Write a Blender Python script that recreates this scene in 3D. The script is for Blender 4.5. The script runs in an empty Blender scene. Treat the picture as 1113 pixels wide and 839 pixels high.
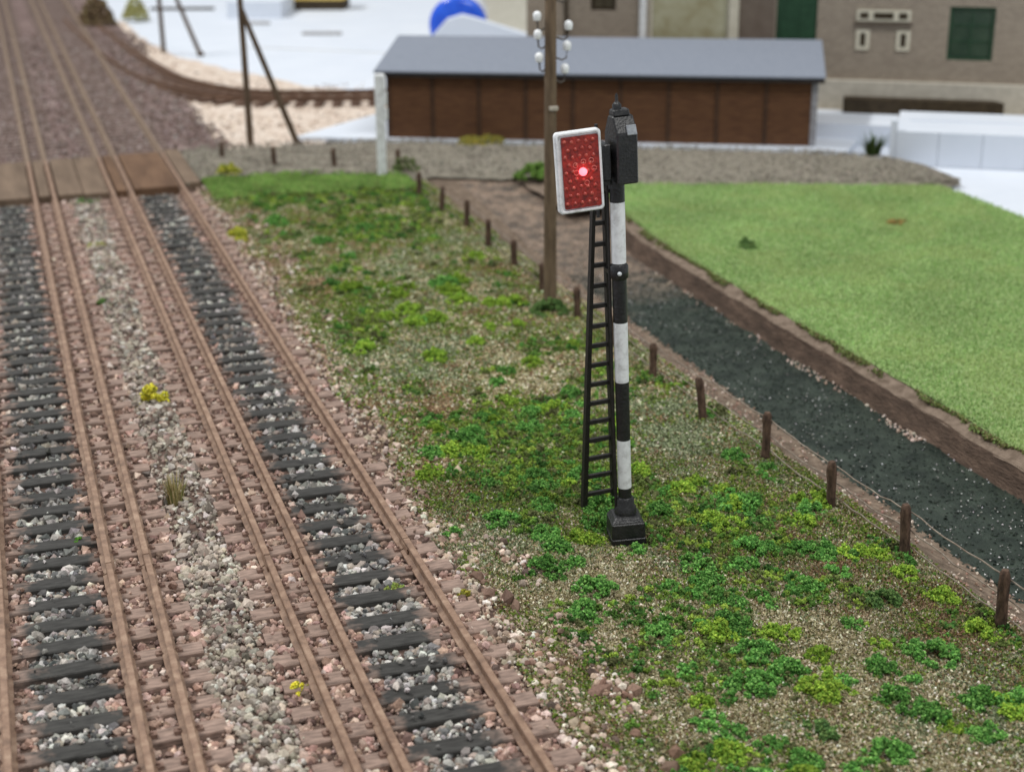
import bpy, bmesh, math, random
import numpy as np
from mathutils import Matrix, Vector
random.seed(7); RNG = np.random.default_rng(11)
S = bpy.context.scene
COL = S.collection

# ------------------------------------------------------------------ camera
F, PITCH, YAW, ROLL = 1665.9, 0.34607, 0.32296, -0.00729
CAM = Vector((-3.5334, 0.0, 6.8894))
cy_, sy_, cp_, sp_ = math.cos(YAW), math.sin(YAW), math.cos(PITCH), math.sin(PITCH)
fw = Vector((sy_*cp_, cy_*cp_, -sp_)); rt0 = Vector((cy_, -sy_, 0)); up0 = rt0.cross(fw)
rt = rt0*math.cos(ROLL) + up0*math.sin(ROLL); up = -rt0*math.sin(ROLL) + up0*math.cos(ROLL)
cd = bpy.data.cameras.new('camera'); cam = bpy.data.objects.new('camera', cd); COL.objects.link(cam)
M4 = Matrix(((rt.x, up.x, -fw.x, CAM.x), (rt.y, up.y, -fw.y, CAM.y), (rt.z, up.z, -fw.z, CAM.z), (0, 0, 0, 1)))
cam.matrix_world = M4
cd.sensor_width = 36; cd.lens = 36*F/1113; cd.clip_start = 0.1; cd.clip_end = 600
cd.dof.use_dof = True
cd.dof.focus_distance = (Vector((2.0, 13.3, 0.8)) - CAM).dot(fw)
cd.dof.aperture_fstop = 0.56
S.camera = cam

# ------------------------------------------------------------------ light: ceiling tube of the room and an added front fill
w = bpy.data.worlds.new('World'); S.world = w; w.use_nodes = True
bg = w.node_tree.nodes['Background']; bg.inputs[0].default_value = (0.93, 0.97, 1.0, 1); bg.inputs[1].default_value = 0.50
def area(name, loc, target, sx, sy, power, color):
    l = bpy.data.lights.new(name, 'AREA'); l.shape = 'RECTANGLE'; l.size = sx; l.size_y = sy; l.energy = power; l.color = color
    o = bpy.data.objects.new(name, l); COL.objects.link(o); o.location = loc
    o.rotation_euler = (Vector(target) - Vector(loc)).to_track_quat('-Z', 'Y').to_euler()
    return o
area('tube_or_fill_light', (-45, 66, 92), (4, 24, 0), 34, 6, 86000, (1.0, 0.985, 0.95))
area('tube_or_fill_light', (18, -34, 105), (8, 26, 0), 60, 10, 72000, (1.0, 0.985, 0.95))  # added fill, set in front to brighten the front faces
S.view_settings.view_transform = 'Standard'; S.view_settings.look = 'None'
S.view_settings.exposure = 0.0; S.view_settings.gamma = 1.0; S.view_settings.use_curve_mapping = False
S.render.engine = 'CYCLES'

# ------------------------------------------------------------------ helpers
def lin(c):
    return tuple((v/12.92 if v <= 0.04045 else ((v+0.055)/1.055)**2.4) for v in (c[0]/255, c[1]/255, c[2]/255))
def rgba(c): return lin(c) + (1,)

def material(name, c1, c2=None, scale=4.0, rough=0.85, bump=0.0, bscale=30.0, spec=0.25, detail=4.0, c3=None, stretch=None, contrast=0.18):
    m = bpy.data.materials.new(name); m.use_nodes = True
    nt = m.node_tree; b = nt.nodes['Principled BSDF']
    b.inputs['Roughness'].default_value = rough; b.inputs['Specular IOR Level'].default_value = spec
    tc = nt.nodes.new('ShaderNodeNewGeometry'); src = tc.outputs['Position']
    if stretch:
        mp = nt.nodes.new('ShaderNodeMapping'); mp.inputs['Scale'].default_value = stretch
        nt.links.new(src, mp.inputs[0]); src = mp.outputs[0]
    if c2 is None: b.inputs['Base Color'].default_value = rgba(c1)
    else:
        n = nt.nodes.new('ShaderNodeTexNoise'); n.inputs['Scale'].default_value = scale; n.inputs['Detail'].default_value = detail
        n.inputs['Roughness'].default_value = 0.65
        nt.links.new(src, n.inputs['Vector'])
        r = nt.nodes.new('ShaderNodeValToRGB'); e = r.color_ramp.elements
        e[0].position = 0.5-contrast; e[1].position = 0.5+contrast; e[0].color = rgba(c1); e[1].color = rgba(c2)
        if c3:
            x = e.new(0.5); x.color = rgba(c3)
        nt.links.new(n.outputs['Fac'], r.inputs[0]); nt.links.new(r.outputs[0], b.inputs['Base Color'])
    if bump:
        n2 = nt.nodes.new('ShaderNodeTexNoise'); n2.inputs['Scale'].default_value = bscale; n2.inputs['Detail'].default_value = 5
        nt.links.new(src, n2.inputs['Vector'])
        bp = nt.nodes.new('ShaderNodeBump'); bp.inputs['Strength'].default_value = bump; bp.inputs['Distance'].default_value = 0.03
        nt.links.new(n2.outputs['Fac'], bp.inputs['Height']); nt.links.new(bp.outputs[0], b.inputs['Normal'])
    return m

def attr_material(name, rough=0.9, spec=0.2, mottle=0.35, mscale=40.0, bump=0.0, bscale=60.0, trans=0.0):
    m = bpy.data.materials.new(name); m.use_nodes = True
    nt = m.node_tree; b = nt.nodes['Principled BSDF']
    b.inputs['Roughness'].default_value = rough; b.inputs['Specular IOR Level'].default_value = spec
    a = nt.nodes.new('ShaderNodeAttribute'); a.attribute_name = 'col'
    g = nt.nodes.new('ShaderNodeNewGeometry')
    n = nt.nodes.new('ShaderNodeTexNoise'); n.inputs['Scale'].default_value = mscale; n.inputs['Detail'].default_value = 3
    nt.links.new(g.outputs['Position'], n.inputs['Vector'])
    mr = nt.nodes.new('ShaderNodeMapRange'); mr.inputs[1].default_value = 0.3; mr.inputs[2].default_value = 0.7
    mr.inputs[3].default_value = 1-mottle; mr.inputs[4].default_value = 1+mottle
    nt.links.new(n.outputs['Fac'], mr.inputs[0])
    mx = nt.nodes.new('ShaderNodeMix'); mx.data_type = 'RGBA'; mx.blend_type = 'MULTIPLY'; mx.inputs[0].default_value = 1
    nt.links.new(a.outputs['Color'], mx.inputs[6]); nt.links.new(mr.outputs[0], mx.inputs[7])
    nt.links.new(mx.outputs[2], b.inputs['Base Color'])
    if bump:
        n2 = nt.nodes.new('ShaderNodeTexNoise'); n2.inputs['Scale'].default_value = bscale; n2.inputs['Detail'].default_value = 4
        nt.links.new(g.outputs['Position'], n2.inputs['Vector'])
        bp = nt.nodes.new('ShaderNodeBump'); bp.inputs['Strength'].default_value = bump; bp.inputs['Distance'].default_value = 0.02
        nt.links.new(n2.outputs['Fac'], bp.inputs['Height']); nt.links.new(bp.outputs[0], b.inputs['Normal'])
    return m

class MB:
    def __init__(s): s.v = []; s.f = []
    def add(s, v, f):
        o = len(s.v); s.v += [tuple(p) for p in v]; s.f += [tuple(i+o for i in q) for q in f]; return s
    def box(s, x0, x1, y0, y1, z0, z1, M=None):
        v = [(x, y, z) for z in (z0, z1) for y in (y0, y1) for x in (x0, x1)]
        if M is not None: v = [tuple(M @ Vector(p)) for p in v]
        return s.add(v, [(0, 2, 3, 1), (4, 5, 7, 6), (0, 1, 5, 4), (2, 6, 7, 3), (0, 4, 6, 2), (1, 3, 7, 5)])
    def tube(s, pts, rad, n=8, cap=True):
        pts = [Vector(p) for p in pts]; rad = rad if isinstance(rad, (list, tuple)) else [rad]*len(pts)
        V = []; Fc = []
        for i, p in enumerate(pts):
            d = (pts[min(i+1, len(pts)-1)] - pts[max(i-1, 0)]).normalized()
            a = d.cross(Vector((0, 0, 1)) if abs(d.z) < 0.95 else Vector((1, 0, 0))).normalized(); b = d.cross(a)
            for k in range(n):
                t = 2*math.pi*k/n; V.append(p + (a*math.cos(t) + b*math.sin(t))*rad[i])
        for i in range(len(pts)-1):
            for k in range(n):
                Fc.append((i*n+k, i*n+(k+1) % n, (i+1)*n+(k+1) % n, (i+1)*n+k))
        if cap:
            Fc.append(tuple(range(n))); Fc.append(tuple((len(pts)-1)*n+k for k in reversed(range(n))))
        return s.add(V, Fc)
    def lathe(s, prof, c=(0, 0, 0), n=20):
        V = []; Fc = []
        for r, z in prof:
            for k in range(n):
                t = 2*math.pi*k/n; V.append((c[0]+r*math.cos(t), c[1]+r*math.sin(t), c[2]+z))
        for i in range(len(prof)-1):
            for k in range(n):
                Fc.append((i*n+k, i*n+(k+1) % n, (i+1)*n+(k+1) % n, (i+1)*n+k))
        Fc.append(tuple(reversed(range(n)))); Fc.append(tuple((len(prof)-1)*n+k for k in range(n)))
        return s.add(V, Fc)
    def mesh(s, name, bevel=0.0, smooth=False):
        me = bpy.data.meshes.new(name); me.from_pydata(s.v, [], s.f)
        bm = bmesh.new(); bm.from_mesh(me); bmesh.ops.recalc_face_normals(bm, faces=bm.faces)
        if bevel: bmesh.ops.bevel(bm, geom=list(bm.edges), offset=bevel, segments=1, affect='EDGES', profile=0.5)
        bm.to_mesh(me); bm.free()
        if smooth:
            me.polygons.foreach_set('use_smooth', [True]*len(me.polygons))
            try: me.set_sharp_from_angle(angle=math.radians(45))
            except Exception: pass
        return me

def link(name, me, mat=None, parent=None, loc=(0, 0, 0), rot=(0, 0, 0)):
    o = bpy.data.objects.new(name, me); COL.objects.link(o)
    if mat and not me.materials: me.materials.append(mat)
    o.location = loc; o.rotation_euler = rot
    if parent: o.parent = parent
    return o
def tag(o, label, cat, group=None, kind=None):
    o['label'] = label
    if cat: o['category'] = cat
    if group: o['group'] = group
    if kind: o['kind'] = kind
    return o
def thing(name, label, cat, loc=(0, 0, 0), rot=(0, 0, 0), group=None):
    o = bpy.data.objects.new(name, None); COL.objects.link(o); o.location = loc; o.rotation_euler = rot
    o.empty_display_size = 0.2
    return tag(o, label, cat, group)
def part(name, mb, mat, parent, bevel=0.0, smooth=False, loc=(0, 0, 0), rot=(0, 0, 0)):
    return link(name, mb.mesh(name, bevel, smooth), mat, parent, loc, rot)
def structure(name, me, mat):
    o = link(name, me, mat); o['kind'] = 'structure'; return o

# value noise in plan
def vnoise(x, y, scale, seed=0, octaves=3):
    x = np.asarray(x, float); y = np.asarray(y, float); out = np.zeros_like(x); amp = 1.0; tot = 0
    for o in range(octaves):
        X = x*scale*(2**o) + 37.3*o; Y = y*scale*(2**o) + 11.7*o
        ix = np.floor(X).astype(np.int64); iy = np.floor(Y).astype(np.int64); fx = X-ix; fy = Y-iy
        fx = fx*fx*(3-2*fx); fy = fy*fy*(3-2*fy)
        def h(a, b):
            n = (a*374761393 + b*668265263 + (seed+o)*974711) & 0x7fffffff
            n = ((n ^ (n >> 13))*1274126177) & 0x7fffffff
            return ((n ^ (n >> 16)) & 0xffff)/65535.0
        v = (h(ix, iy)*(1-fx)+h(ix+1, iy)*fx)*(1-fy) + (h(ix, iy+1)*(1-fx)+h(ix+1, iy+1)*fx)*fy
        out += amp*v; tot += amp; amp *= 0.5
    return out/tot

def grid_mesh(name, xs, ys, zf):
    X, Y = np.meshgrid(xs, ys); Z = zf(X, Y)
    v = np.stack([X, Y, Z], -1).reshape(-1, 3); nx = len(xs); ny = len(ys)
    i = (np.arange(ny-1)[:, None]*nx + np.arange(nx-1)[None, :]).reshape(-1)
    f = np.stack([i, i+1, i+nx+1, i+nx], -1)
    me = bpy.data.meshes.new(name); me.from_pydata(v.tolist(), [], f.tolist())
    me.polygons.foreach_set('use_smooth', [True]*len(me.polygons)); return me

def rand_rot(n, flat=False):
    if flat:
        a = RNG.uniform(0, 2*np.pi, n); c, s = np.cos(a), np.sin(a); z = np.zeros(n); o = np.ones(n)
        return np.stack([np.stack([c, -s, z], -1), np.stack([s, c, z], -1), np.stack([z, z, o], -1)], 1)
    q = RNG.normal(size=(n, 4)); q /= np.linalg.norm(q, axis=1)[:, None]; w_, x, y, z = q.T
    return np.stack([np.stack([1-2*(y*y+z*z), 2*(x*y-z*w_), 2*(x*z+y*w_)], -1),
                     np.stack([2*(x*y+z*w_), 1-2*(x*x+z*z), 2*(y*z-x*w_)], -1),
                     np.stack([2*(x*z-y*w_), 2*(y*z+x*w_), 1-2*(x*x+y*y)], -1)], 1)

t_ = (1+5**0.5)/2
ICO = (np.array([(-1, t_, 0), (1, t_, 0), (-1, -t_, 0), (1, -t_, 0), (0, -1, t_), (0, 1, t_), (0, -1, -t_), (0, 1, -t_), (t_, 0, -1), (t_, 0, 1), (-t_, 0, -1), (-t_, 0, 1)])/1.902,
       np.array([(0, 11, 5), (0, 5, 1), (0, 1, 7), (0, 7, 10), (0, 10, 11), (1, 5, 9), (5, 11, 4), (11, 10, 2), (10, 7, 6), (7, 1, 8), (3, 9, 4), (3, 4, 2), (3, 2, 6), (3, 6, 8), (3, 8, 9), (4, 9, 5), (2, 4, 11), (6, 2, 10), (8, 6, 7), (9, 8, 1)]))
OCT = (np.array([(1, 0, 0), (-1, 0, 0), (0, 1, 0), (0, -1, 0), (0, 0, 1), (0, 0, -1)], float),
       np.array([(0, 2, 4), (2, 1, 4), (1, 3, 4), (3, 0, 4), (2, 0, 5), (1, 2, 5), (3, 1, 5), (0, 3, 5)]))
TET = (np.array([(1, 1, 1), (-1, -1, 1), (-1, 1, -1), (1, -1, -1)], float)*0.8,
       np.array([(0, 1, 2), (0, 3, 1), (0, 2, 3), (1, 3, 2)]))

def scatter_mesh(name, base, pos, scale, col, jitter=0.28, flat=False):
    """one joined mesh of N small irregular pieces, each with its own size, turn and colour"""
    n = len(pos); bv, bf = base; k = len(bv)
    scale = np.asarray(scale, float)
    if scale.ndim == 1: scale = scale[:, None]*RNG.uniform(0.65, 1.15, (n, 3))
    V = bv[None]*(1+RNG.uniform(-jitter, jitter, (n, k, 3)))*scale[:, None, :]
    V = np.einsum('nij,nkj->nki', rand_rot(n, flat), V) + np.asarray(pos)[:, None, :]
    Fc = (bf[None] + (np.arange(n)*k)[:, None, None]).reshape(-1, 3)
    me = bpy.data.meshes.new(name); nv = n*k; nf = len(Fc)
    me.vertices.add(nv); me.vertices.foreach_set('co', V.reshape(-1).astype(np.float32))
    me.loops.add(nf*3); me.loops.foreach_set('vertex_index', Fc.reshape(-1).astype(np.int32))
    me.polygons.add(nf); me.polygons.foreach_set('loop_start', (np.arange(nf)*3).astype(np.int32))
    sf = me.attributes.new('sharp_face', 'BOOLEAN', 'FACE'); sf.data.foreach_set('value', np.ones(nf, bool))
    me.update(calc_edges=True)
    a = me.attributes.new('col', 'FLOAT_COLOR', 'POINT')
    c4 = np.concatenate([np.repeat(np.asarray(col), k, 0), np.ones((nv, 1))], 1)
    a.data.foreach_set('color', c4.reshape(-1).astype(np.float32)); me.validate(); return me

def palette(n, cols, weights=None, vary=0.12):
    c = np.array([lin(x) for x in cols]); w_ = np.array(weights or [1]*len(cols), float); w_ /= w_.sum()
    return c[RNG.choice(len(c), n, p=w_)]*(1+RNG.normal(0, vary, (n, 1)))*(1+RNG.normal(0, 0.03, (n, 3)))

# ------------------------------------------------------------------ materials
M_white = material('white_card', (204, 211, 222), (212, 218, 228), scale=0.6, rough=0.6, bump=0.03, bscale=3)
M_whitepaint = material('white_paint', (186, 186, 186), (238, 240, 242), scale=9, rough=0.5, bump=0.2, bscale=40, spec=0.3, detail=8, c3=(226, 228, 230), contrast=0.22)
M_black = material('black_paint', (16, 16, 18), (46, 45, 45), scale=14, rough=0.4, bump=0.3, bscale=40, spec=0.5, detail=8, c3=(26, 26, 28), contrast=0.25)
M_dkwood = material('dark_post_wood', (58, 45, 38), (108, 86, 72), scale=22, rough=0.85, bump=0.6, bscale=50, stretch=(1, 1, 0.3))
M_pole = material('telegraph_pole_wood', (84, 70, 56), (122, 104, 84), scale=10, rough=0.8, bump=0.4, bscale=40, stretch=(1, 1, 0.15))
M_stay = material('stay_pole_wood', (74, 60, 48), (104, 88, 72), scale=8, rough=0.8, bump=0.3, stretch=(1, 1, 0.2))
M_rail = material('rusty_rail', (112, 90, 76), (164, 138, 118), scale=6, rough=0.6, bump=0.3, bscale=60, spec=0.3, c3=(140, 113, 95))
M_chair = material('rusty_fastening', (104, 82, 72), (142, 116, 104), scale=25, rough=0.8, bump=0.4)
M_shed = material('shed_board', (80, 53, 37), (108, 76, 52), scale=5, rough=0.8, bump=0.3, bscale=30, stretch=(0.6, 0.6, 5))
M_batten = material('shed_batten', (58, 42, 32), (80, 58, 44), scale=9, rough=0.8)
M_roof = material('shed_roof_felt', (110, 117, 130), (142, 148, 160), scale=34, rough=0.85, bump=0.25, bscale=70)
M_greywood = material('grey_trim', (120, 118, 122), (160, 160, 164), scale=9, rough=0.8)
M_insul = material('white_insulator', (232, 234, 236), rough=0.25, spec=0.5)
M_wire = material('fence_wire', (148, 138, 126), (104, 88, 76), scale=12, rough=0.6, spec=0.3)
M_stone = attr_material('ballast_stone', rough=0.75, spec=0.3, mottle=0.25, mscale=50)
M_foam = attr_material('foam_flock', rough=0.95, spec=0.05, mottle=0.3, mscale=60)

# ------------------------------------------------------------------ positions of the six rails (world x), track runs along +y
A1, A2, A3 = -4.0326, -2.9756, -2.5976
B1, B2, B3 = -1.435, -1.067, 0.0
RAILS = (A1, A2, A3, B1, B2, B3)
RAIL_H = 0.146; SL_TOP = -0.147; PITCH_S = 0.455; Y0S = 4.1
AX, BX = (A1+A3)/2, (B1+B3)/2; SL_HALF = 1.04
CROSS0, CROSS1 = 32.2, 36.1

# ------------------------------------------------------------------ setting: boards and ground
mb = MB().box(-60, 75, -25, 125, -0.9, -0.34)
# leave the ditch open: the board is four slabs round it
mb = MB(); mb.box(-60, 4.6, -25, 34, -0.9, -0.40); mb.box(8.2, 75, -25, 34, -0.9, -0.34); mb.box(-60, 75, 34, 125, -0.9, -0.34); mb.box(4.6, 8.2, -25, 34, -1.1, -0.80)
structure('baseboard', mb.mesh('baseboard'), M_white)

def track_z(x, y):
    six = np.exp(-((x+2.02)/0.30)**2)*0.05
    sh = np.clip((x-0.35)/0.55, 0, 1)
    return -0.208 + six - 0.11*sh + 0.02*(vnoise(x, y, 3.0, 3)-0.5)
M_bed = material('ballast_bed', (70, 58, 52), (116, 96, 86), scale=14, rough=0.95, bump=0.9, bscale=40, c3=(94, 76, 68))
structure('trackbed', grid_mesh('trackbed', np.linspace(-7.5, 1.1, 60), np.linspace(0, 36.5, 240), track_z), M_bed)
M_bedfar = material('far_trackbed', (96, 80, 76), (140, 122, 118), scale=1.2, rough=0.95, bump=0.9, bscale=14, c3=(112, 94, 90))
def far_z(x, y): return -0.178 - 0.08*np.clip((x-0.8)/0.8, 0, 1) + 0.05*(vnoise(x, y, 1.4, 5)-0.5)
structure('far_trackbed', grid_mesh('far_trackbed', np.linspace(-9, 1.55, 50), np.linspace(36.3, 100, 200), far_z), M_bedfar)

# bare plaster ground round the siding, irregular outline
def poly_sheet(name, pts, z, mat, amp=0.03, sub=0.4, edge=0.25, seed=1):
    P = []
    for i in range(len(pts)):
        a = np.array(pts[i]); b = np.array(pts[(i+1) % len(pts)]); L = np.linalg.norm(b-a); k = max(1, int(L/sub))
        for j in range(k):
            q = a+(b-a)*j/k; n = np.array([-(b-a)[1], (b-a)[0]])/max(L, 1e-6)
            P.append(q + n*edge*(float(vnoise(q[0]*1.0, q[1], 1.3, seed, 3))-0.5)*2)
    bm = bmesh.new(); vs = [bm.verts.new((p[0], p[1], z)) for p in P]; bm.faces.new(vs)
    bmesh.ops.triangulate(bm, faces=bm.faces)
    bmesh.ops.recalc_face_normals(bm, faces=bm.faces)
    me = bpy.data.meshes.new(name); bm.to_mesh(me); bm.free()
    if me.polygons[0].normal.z < 0: me.flip_normals()
    return structure(name, me, mat)
M_plaster = material('bare_plaster', (166, 146, 130), (216, 206, 196), scale=3.0, rough=0.9, bump=0.9, bscale=8, c3=(206, 190, 176))
poly_sheet('plaster_ground', [(0.4, 36.4), (3.9, 37.0), (5.0, 38.6), (7.2, 40.4), (9.5, 40.6), (9.5, 44.0), (7.2, 44.7), (5.5, 46.4), (3.9, 50.5), (2.6, 54.8), (2.0, 60), (1.9, 66), (0.4, 70)], -0.29, M_plaster)

# road
M_road = material('gravel_road', (110, 105, 95), (142, 136, 124), scale=5, rough=0.95, bump=0.8, bscale=26, c3=(126, 120, 108))
top = [(0.12, 36.0), (1.2, 37.2), (3.5, 37.1), (5.5, 36.7), (8.26, 35.2), (11, 33.75), (14.5, 31.85), (15.7, 30.6), (16.0, 29.4)]
bot = [(0.12, 32.4), (0.5, 33.5), (2.2, 33.4), (4.56, 32.5), (7.16, 31.6), (9.4, 30.0), (12.3, 28.75), (15.1, 27.7), (15.9, 27.6)]
V = []; Fc = []; N = 8
def interp(L, t):
    k = t*(len(L)-1); i = min(int(k), len(L)-2); f = k-i
    return (L[i][0]*(1-f)+L[i+1][0]*f, L[i][1]*(1-f)+L[i+1][1]*f)
K = 120
for i in range(K+1):
    t = i/K; a = interp(bot, t); b = interp(top, t)
    for j in range(N+1):
        s = j/N; x = a[0]*(1-s)+b[0]*s; y = a[1]*(1-s)+b[1]*s
        n = (float(vnoise(x, y, 1.6, 9))-0.5)
        if j in (0, N): y += n*0.5
        z = -0.17 + 0.13*max(0, 1-x/1.5) + 0.05*n - (0.10 if j in (0, N) else 0)
        V.append((x, y, z))
for i in range(K):
    for j in range(N):
        q = i*(N+1)+j; Fc.append((q, q+N+1, q+N+2, q+1))
me = bpy.data.meshes.new('road'); me.from_pydata(V, [], Fc); me.polygons.foreach_set('use_smooth', [True]*len(Fc))
bm = bmesh.new(); bm.from_mesh(me); bmesh.ops.recalc_face_normals(bm, faces=bm.faces); bm.to_mesh(me); bm.free()
structure('road', me, M_road)

# meadow between track and fence, ditch, bank and field: cross-section along x, all run parallel to the track
def ditch_z(x, y): return -0.66 + 0.05*(vnoise(x, y, 1.2, 31)-0.5) + 0.02*(vnoise(x, y, 6, 32)-0.5) + 0.38*np.clip((y-27)/5.5, 0, 1)
def meadow_z(x, y):
    base = -0.265 - 0.012*(x-0.9) + 0.07*(vnoise(x, y, 0.9, 21)-0.5) + 0.03*(vnoise(x, y, 4.0, 22)-0.5)
    edge = np.clip((x-5.05)/0.85, 0, 1); edge = edge*edge*(3-2*edge)
    return base*(1-edge) + edge*ditch_z(x, y)
M_meadow = material('meadow_soil', (92, 76, 52), (150, 138, 104), scale=2.6, rough=0.95, bump=1.0, bscale=40, c3=(112, 104, 66))
structure('meadow', grid_mesh('meadow', np.linspace(0.55, 5.1, 118), np.linspace(2, 34.2, 420), meadow_z), M_meadow)
M_nearbank = material('near_bank_soil', (86, 74, 62), (140, 124, 108), scale=7, rough=0.95, bump=1.0, bscale=30, c3=(112, 97, 84))
structure('ditch_near_bank', grid_mesh('ditch_near_bank', np.linspace(5.1, 5.98, 16), np.linspace(2, 32.4, 300), meadow_z), M_nearbank)

# ditch bed: dark and damp near, bare brown mud at the head
mdk = bpy.data.materials.new('ditch_mud'); mdk.use_nodes = True; nt = mdk.node_tree; b = nt.nodes['Principled BSDF']
b.inputs['Specular IOR Level'].default_value = 0.3
g = nt.nodes.new('ShaderNodeNewGeometry'); n1 = nt.nodes.new('ShaderNodeTexNoise'); n1.inputs['Scale'].default_value = 0.9; n1.inputs['Detail'].default_value = 6
nt.links.new(g.outputs['Position'], n1.inputs['Vector'])
sep = nt.nodes.new('ShaderNodeSeparateXYZ'); nt.links.new(g.outputs['Position'], sep.inputs[0])
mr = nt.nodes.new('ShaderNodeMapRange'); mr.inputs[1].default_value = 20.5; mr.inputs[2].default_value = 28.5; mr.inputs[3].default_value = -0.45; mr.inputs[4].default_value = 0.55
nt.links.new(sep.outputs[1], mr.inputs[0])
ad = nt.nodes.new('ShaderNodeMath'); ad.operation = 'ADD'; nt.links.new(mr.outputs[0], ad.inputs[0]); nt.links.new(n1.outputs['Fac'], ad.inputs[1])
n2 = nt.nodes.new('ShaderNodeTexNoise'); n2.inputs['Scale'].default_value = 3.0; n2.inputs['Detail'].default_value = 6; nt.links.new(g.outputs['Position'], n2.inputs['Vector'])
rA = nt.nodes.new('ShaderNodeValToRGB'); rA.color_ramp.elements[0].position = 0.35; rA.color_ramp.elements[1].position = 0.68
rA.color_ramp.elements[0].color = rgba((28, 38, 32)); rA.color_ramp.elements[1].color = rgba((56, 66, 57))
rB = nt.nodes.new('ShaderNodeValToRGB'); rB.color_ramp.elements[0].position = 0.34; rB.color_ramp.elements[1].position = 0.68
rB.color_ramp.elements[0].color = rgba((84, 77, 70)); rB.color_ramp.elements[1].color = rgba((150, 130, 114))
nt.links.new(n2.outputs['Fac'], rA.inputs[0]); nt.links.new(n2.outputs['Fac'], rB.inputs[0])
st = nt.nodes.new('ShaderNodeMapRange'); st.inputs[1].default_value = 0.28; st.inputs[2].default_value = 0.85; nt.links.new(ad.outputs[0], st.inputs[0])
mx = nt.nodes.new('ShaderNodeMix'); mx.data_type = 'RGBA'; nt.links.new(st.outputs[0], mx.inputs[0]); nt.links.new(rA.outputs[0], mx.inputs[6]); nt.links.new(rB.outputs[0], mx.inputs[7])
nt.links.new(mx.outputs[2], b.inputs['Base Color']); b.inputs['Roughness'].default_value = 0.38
n3 = nt.nodes.new('ShaderNodeTexNoise'); n3.inputs['Scale'].default_value = 28; n3.inputs['Detail'].default_value = 5; nt.links.new(g.outputs['Position'], n3.inputs['Vector'])
bp = nt.nodes.new('ShaderNodeBump'); bp.inputs['Strength'].default_value = 0.9; bp.inputs['Distance'].default_value = 0.03; nt.links.new(n3.outputs['Fac'], bp.inputs['Height']); nt.links.new(bp.outputs[0], b.inputs['Normal'])
def bank_x(y):  # foot of the far bank
    y = np.asarray(y, float); return 7.52 + 0.10*(vnoise(y*0+3.3, y, 0.8, 41)-0.5) + 0.9*np.clip((y-25)/6, 0, 1)**1.5
xs = np.linspace(0, 1, 40); ys = np.linspace(2, 32.6, 300)
X0, Y0 = np.meshgrid(xs, ys); XX = 5.94 + X0*(bank_x(Y0)+0.1-5.94); ZZ = ditch_z(XX, Y0)
v = np.stack([XX, Y0, ZZ], -1).reshape(-1, 3); i = (np.arange(299)[:, None]*40+np.arange(39)[None]).reshape(-1)
me = bpy.data.meshes.new('ditch_bed'); me.from_pydata(v.tolist(), [], np.stack([i, i+1, i+41, i+40], -1).tolist()); me.polygons.foreach_set('use_smooth', [True]*len(me.polygons))
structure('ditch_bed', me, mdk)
# far bank: mud face with a lighter ledge and a ragged top edge
M_bank = material('far_bank_mud', (66, 54, 46), (104, 86, 74), scale=4, rough=0.9, bump=1.0, bscale=18, c3=(84, 69, 59), stretch=(1, 0.6, 2))
M_ledge = material('bank_ledge_mud', (98, 84, 72), (138, 122, 108), scale=6, rough=0.95, bump=0.9, bscale=30)
def field_z(x, y): return -0.25 + 0.05*(vnoise(x, y, 0.5, 51)-0.5) + 0.02*(vnoise(x, y, 3, 52)-0.5)
def strip(name, prof, mat, seed):
    ys = np.linspace(2, 31.8, 320); V = []; Fc = []; k = len(prof)
    for y in ys:
        bx = float(bank_x(y)); zf = float(ditch_z(np.array(7.5), np.array(y)))
        for j, (dx, dz) in enumerate(prof):
            V.append((bx + dx + 0.05*(float(vnoise(dx*9+j, y, 2.2, seed))-0.5), y, (zf if dz is None else dz) + 0.03*(float(vnoise(j*5.0, y, 3, seed+1))-0.5)))
    for a in range(len(ys)-1):
        for j in range(k-1): q = a*k+j; Fc.append((q, q+1, q+k+1, q+k))
    me = bpy.data.meshes.new(name); me.from_pydata(V, [], Fc); me.polygons.foreach_set('use_smooth', [True]*len(Fc))
    return structure(name, me, mat)
strip('ditch_far_bank', [(-0.06, -0.72), (0.02, -0.62), (0.06, -0.5), (0.10, -0.42), (0.13, -0.345)], M_bank, 61)
strip('bank_ledge', [(0.12, -0.36), (0.17, -0.335), (0.25, -0.30), (0.32, -0.26), (0.45, -0.30)], M_ledge, 63)
# field
M_field = material('field_turf', (124, 146, 90), (144, 166, 108), scale=3, rough=0.95, bump=0.8, bscale=50)
def fbot(x): return np.interp(x, [q[0] for q in bot], [q[1] for q in bot])+0.15
xs = np.linspace(0, 1, 70); ys = np.linspace(2, 1, 2); V = []
RX, RY = 70, 160
V = []
for j in range(RY):
    for i in range(RX):
        t = j/(RY-1); s = i/(RX-1)
        y = 2 + t*28.2; x0 = float(bank_x(y))+0.34; x1 = 15.2 + 0.35*math.sin(y*0.7)*0.3
        x = x0+s*(x1-x0); yy = 2 + t*(float(fbot(x))-2)
        x = x + 0  # keep
        x0b = float(bank_x(yy))+0.34; x = x0b+s*(15.3+0.12*(yy-24.6)/3-x0b)
        yy = 2 + t*(float(fbot(x))-2)
        V.append((x, yy, float(field_z(x, yy))))
Fc = [(j*RX+i, j*RX+i+1, (j+1)*RX+i+1, (j+1)*RX+i) for j in range(RY-1) for i in range(RX-1)]
me = bpy.data.meshes.new('field'); me.from_pydata(V, [], Fc); me.polygons.foreach_set('use_smooth', [True]*len(Fc))
structure('field', me, M_field)

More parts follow.
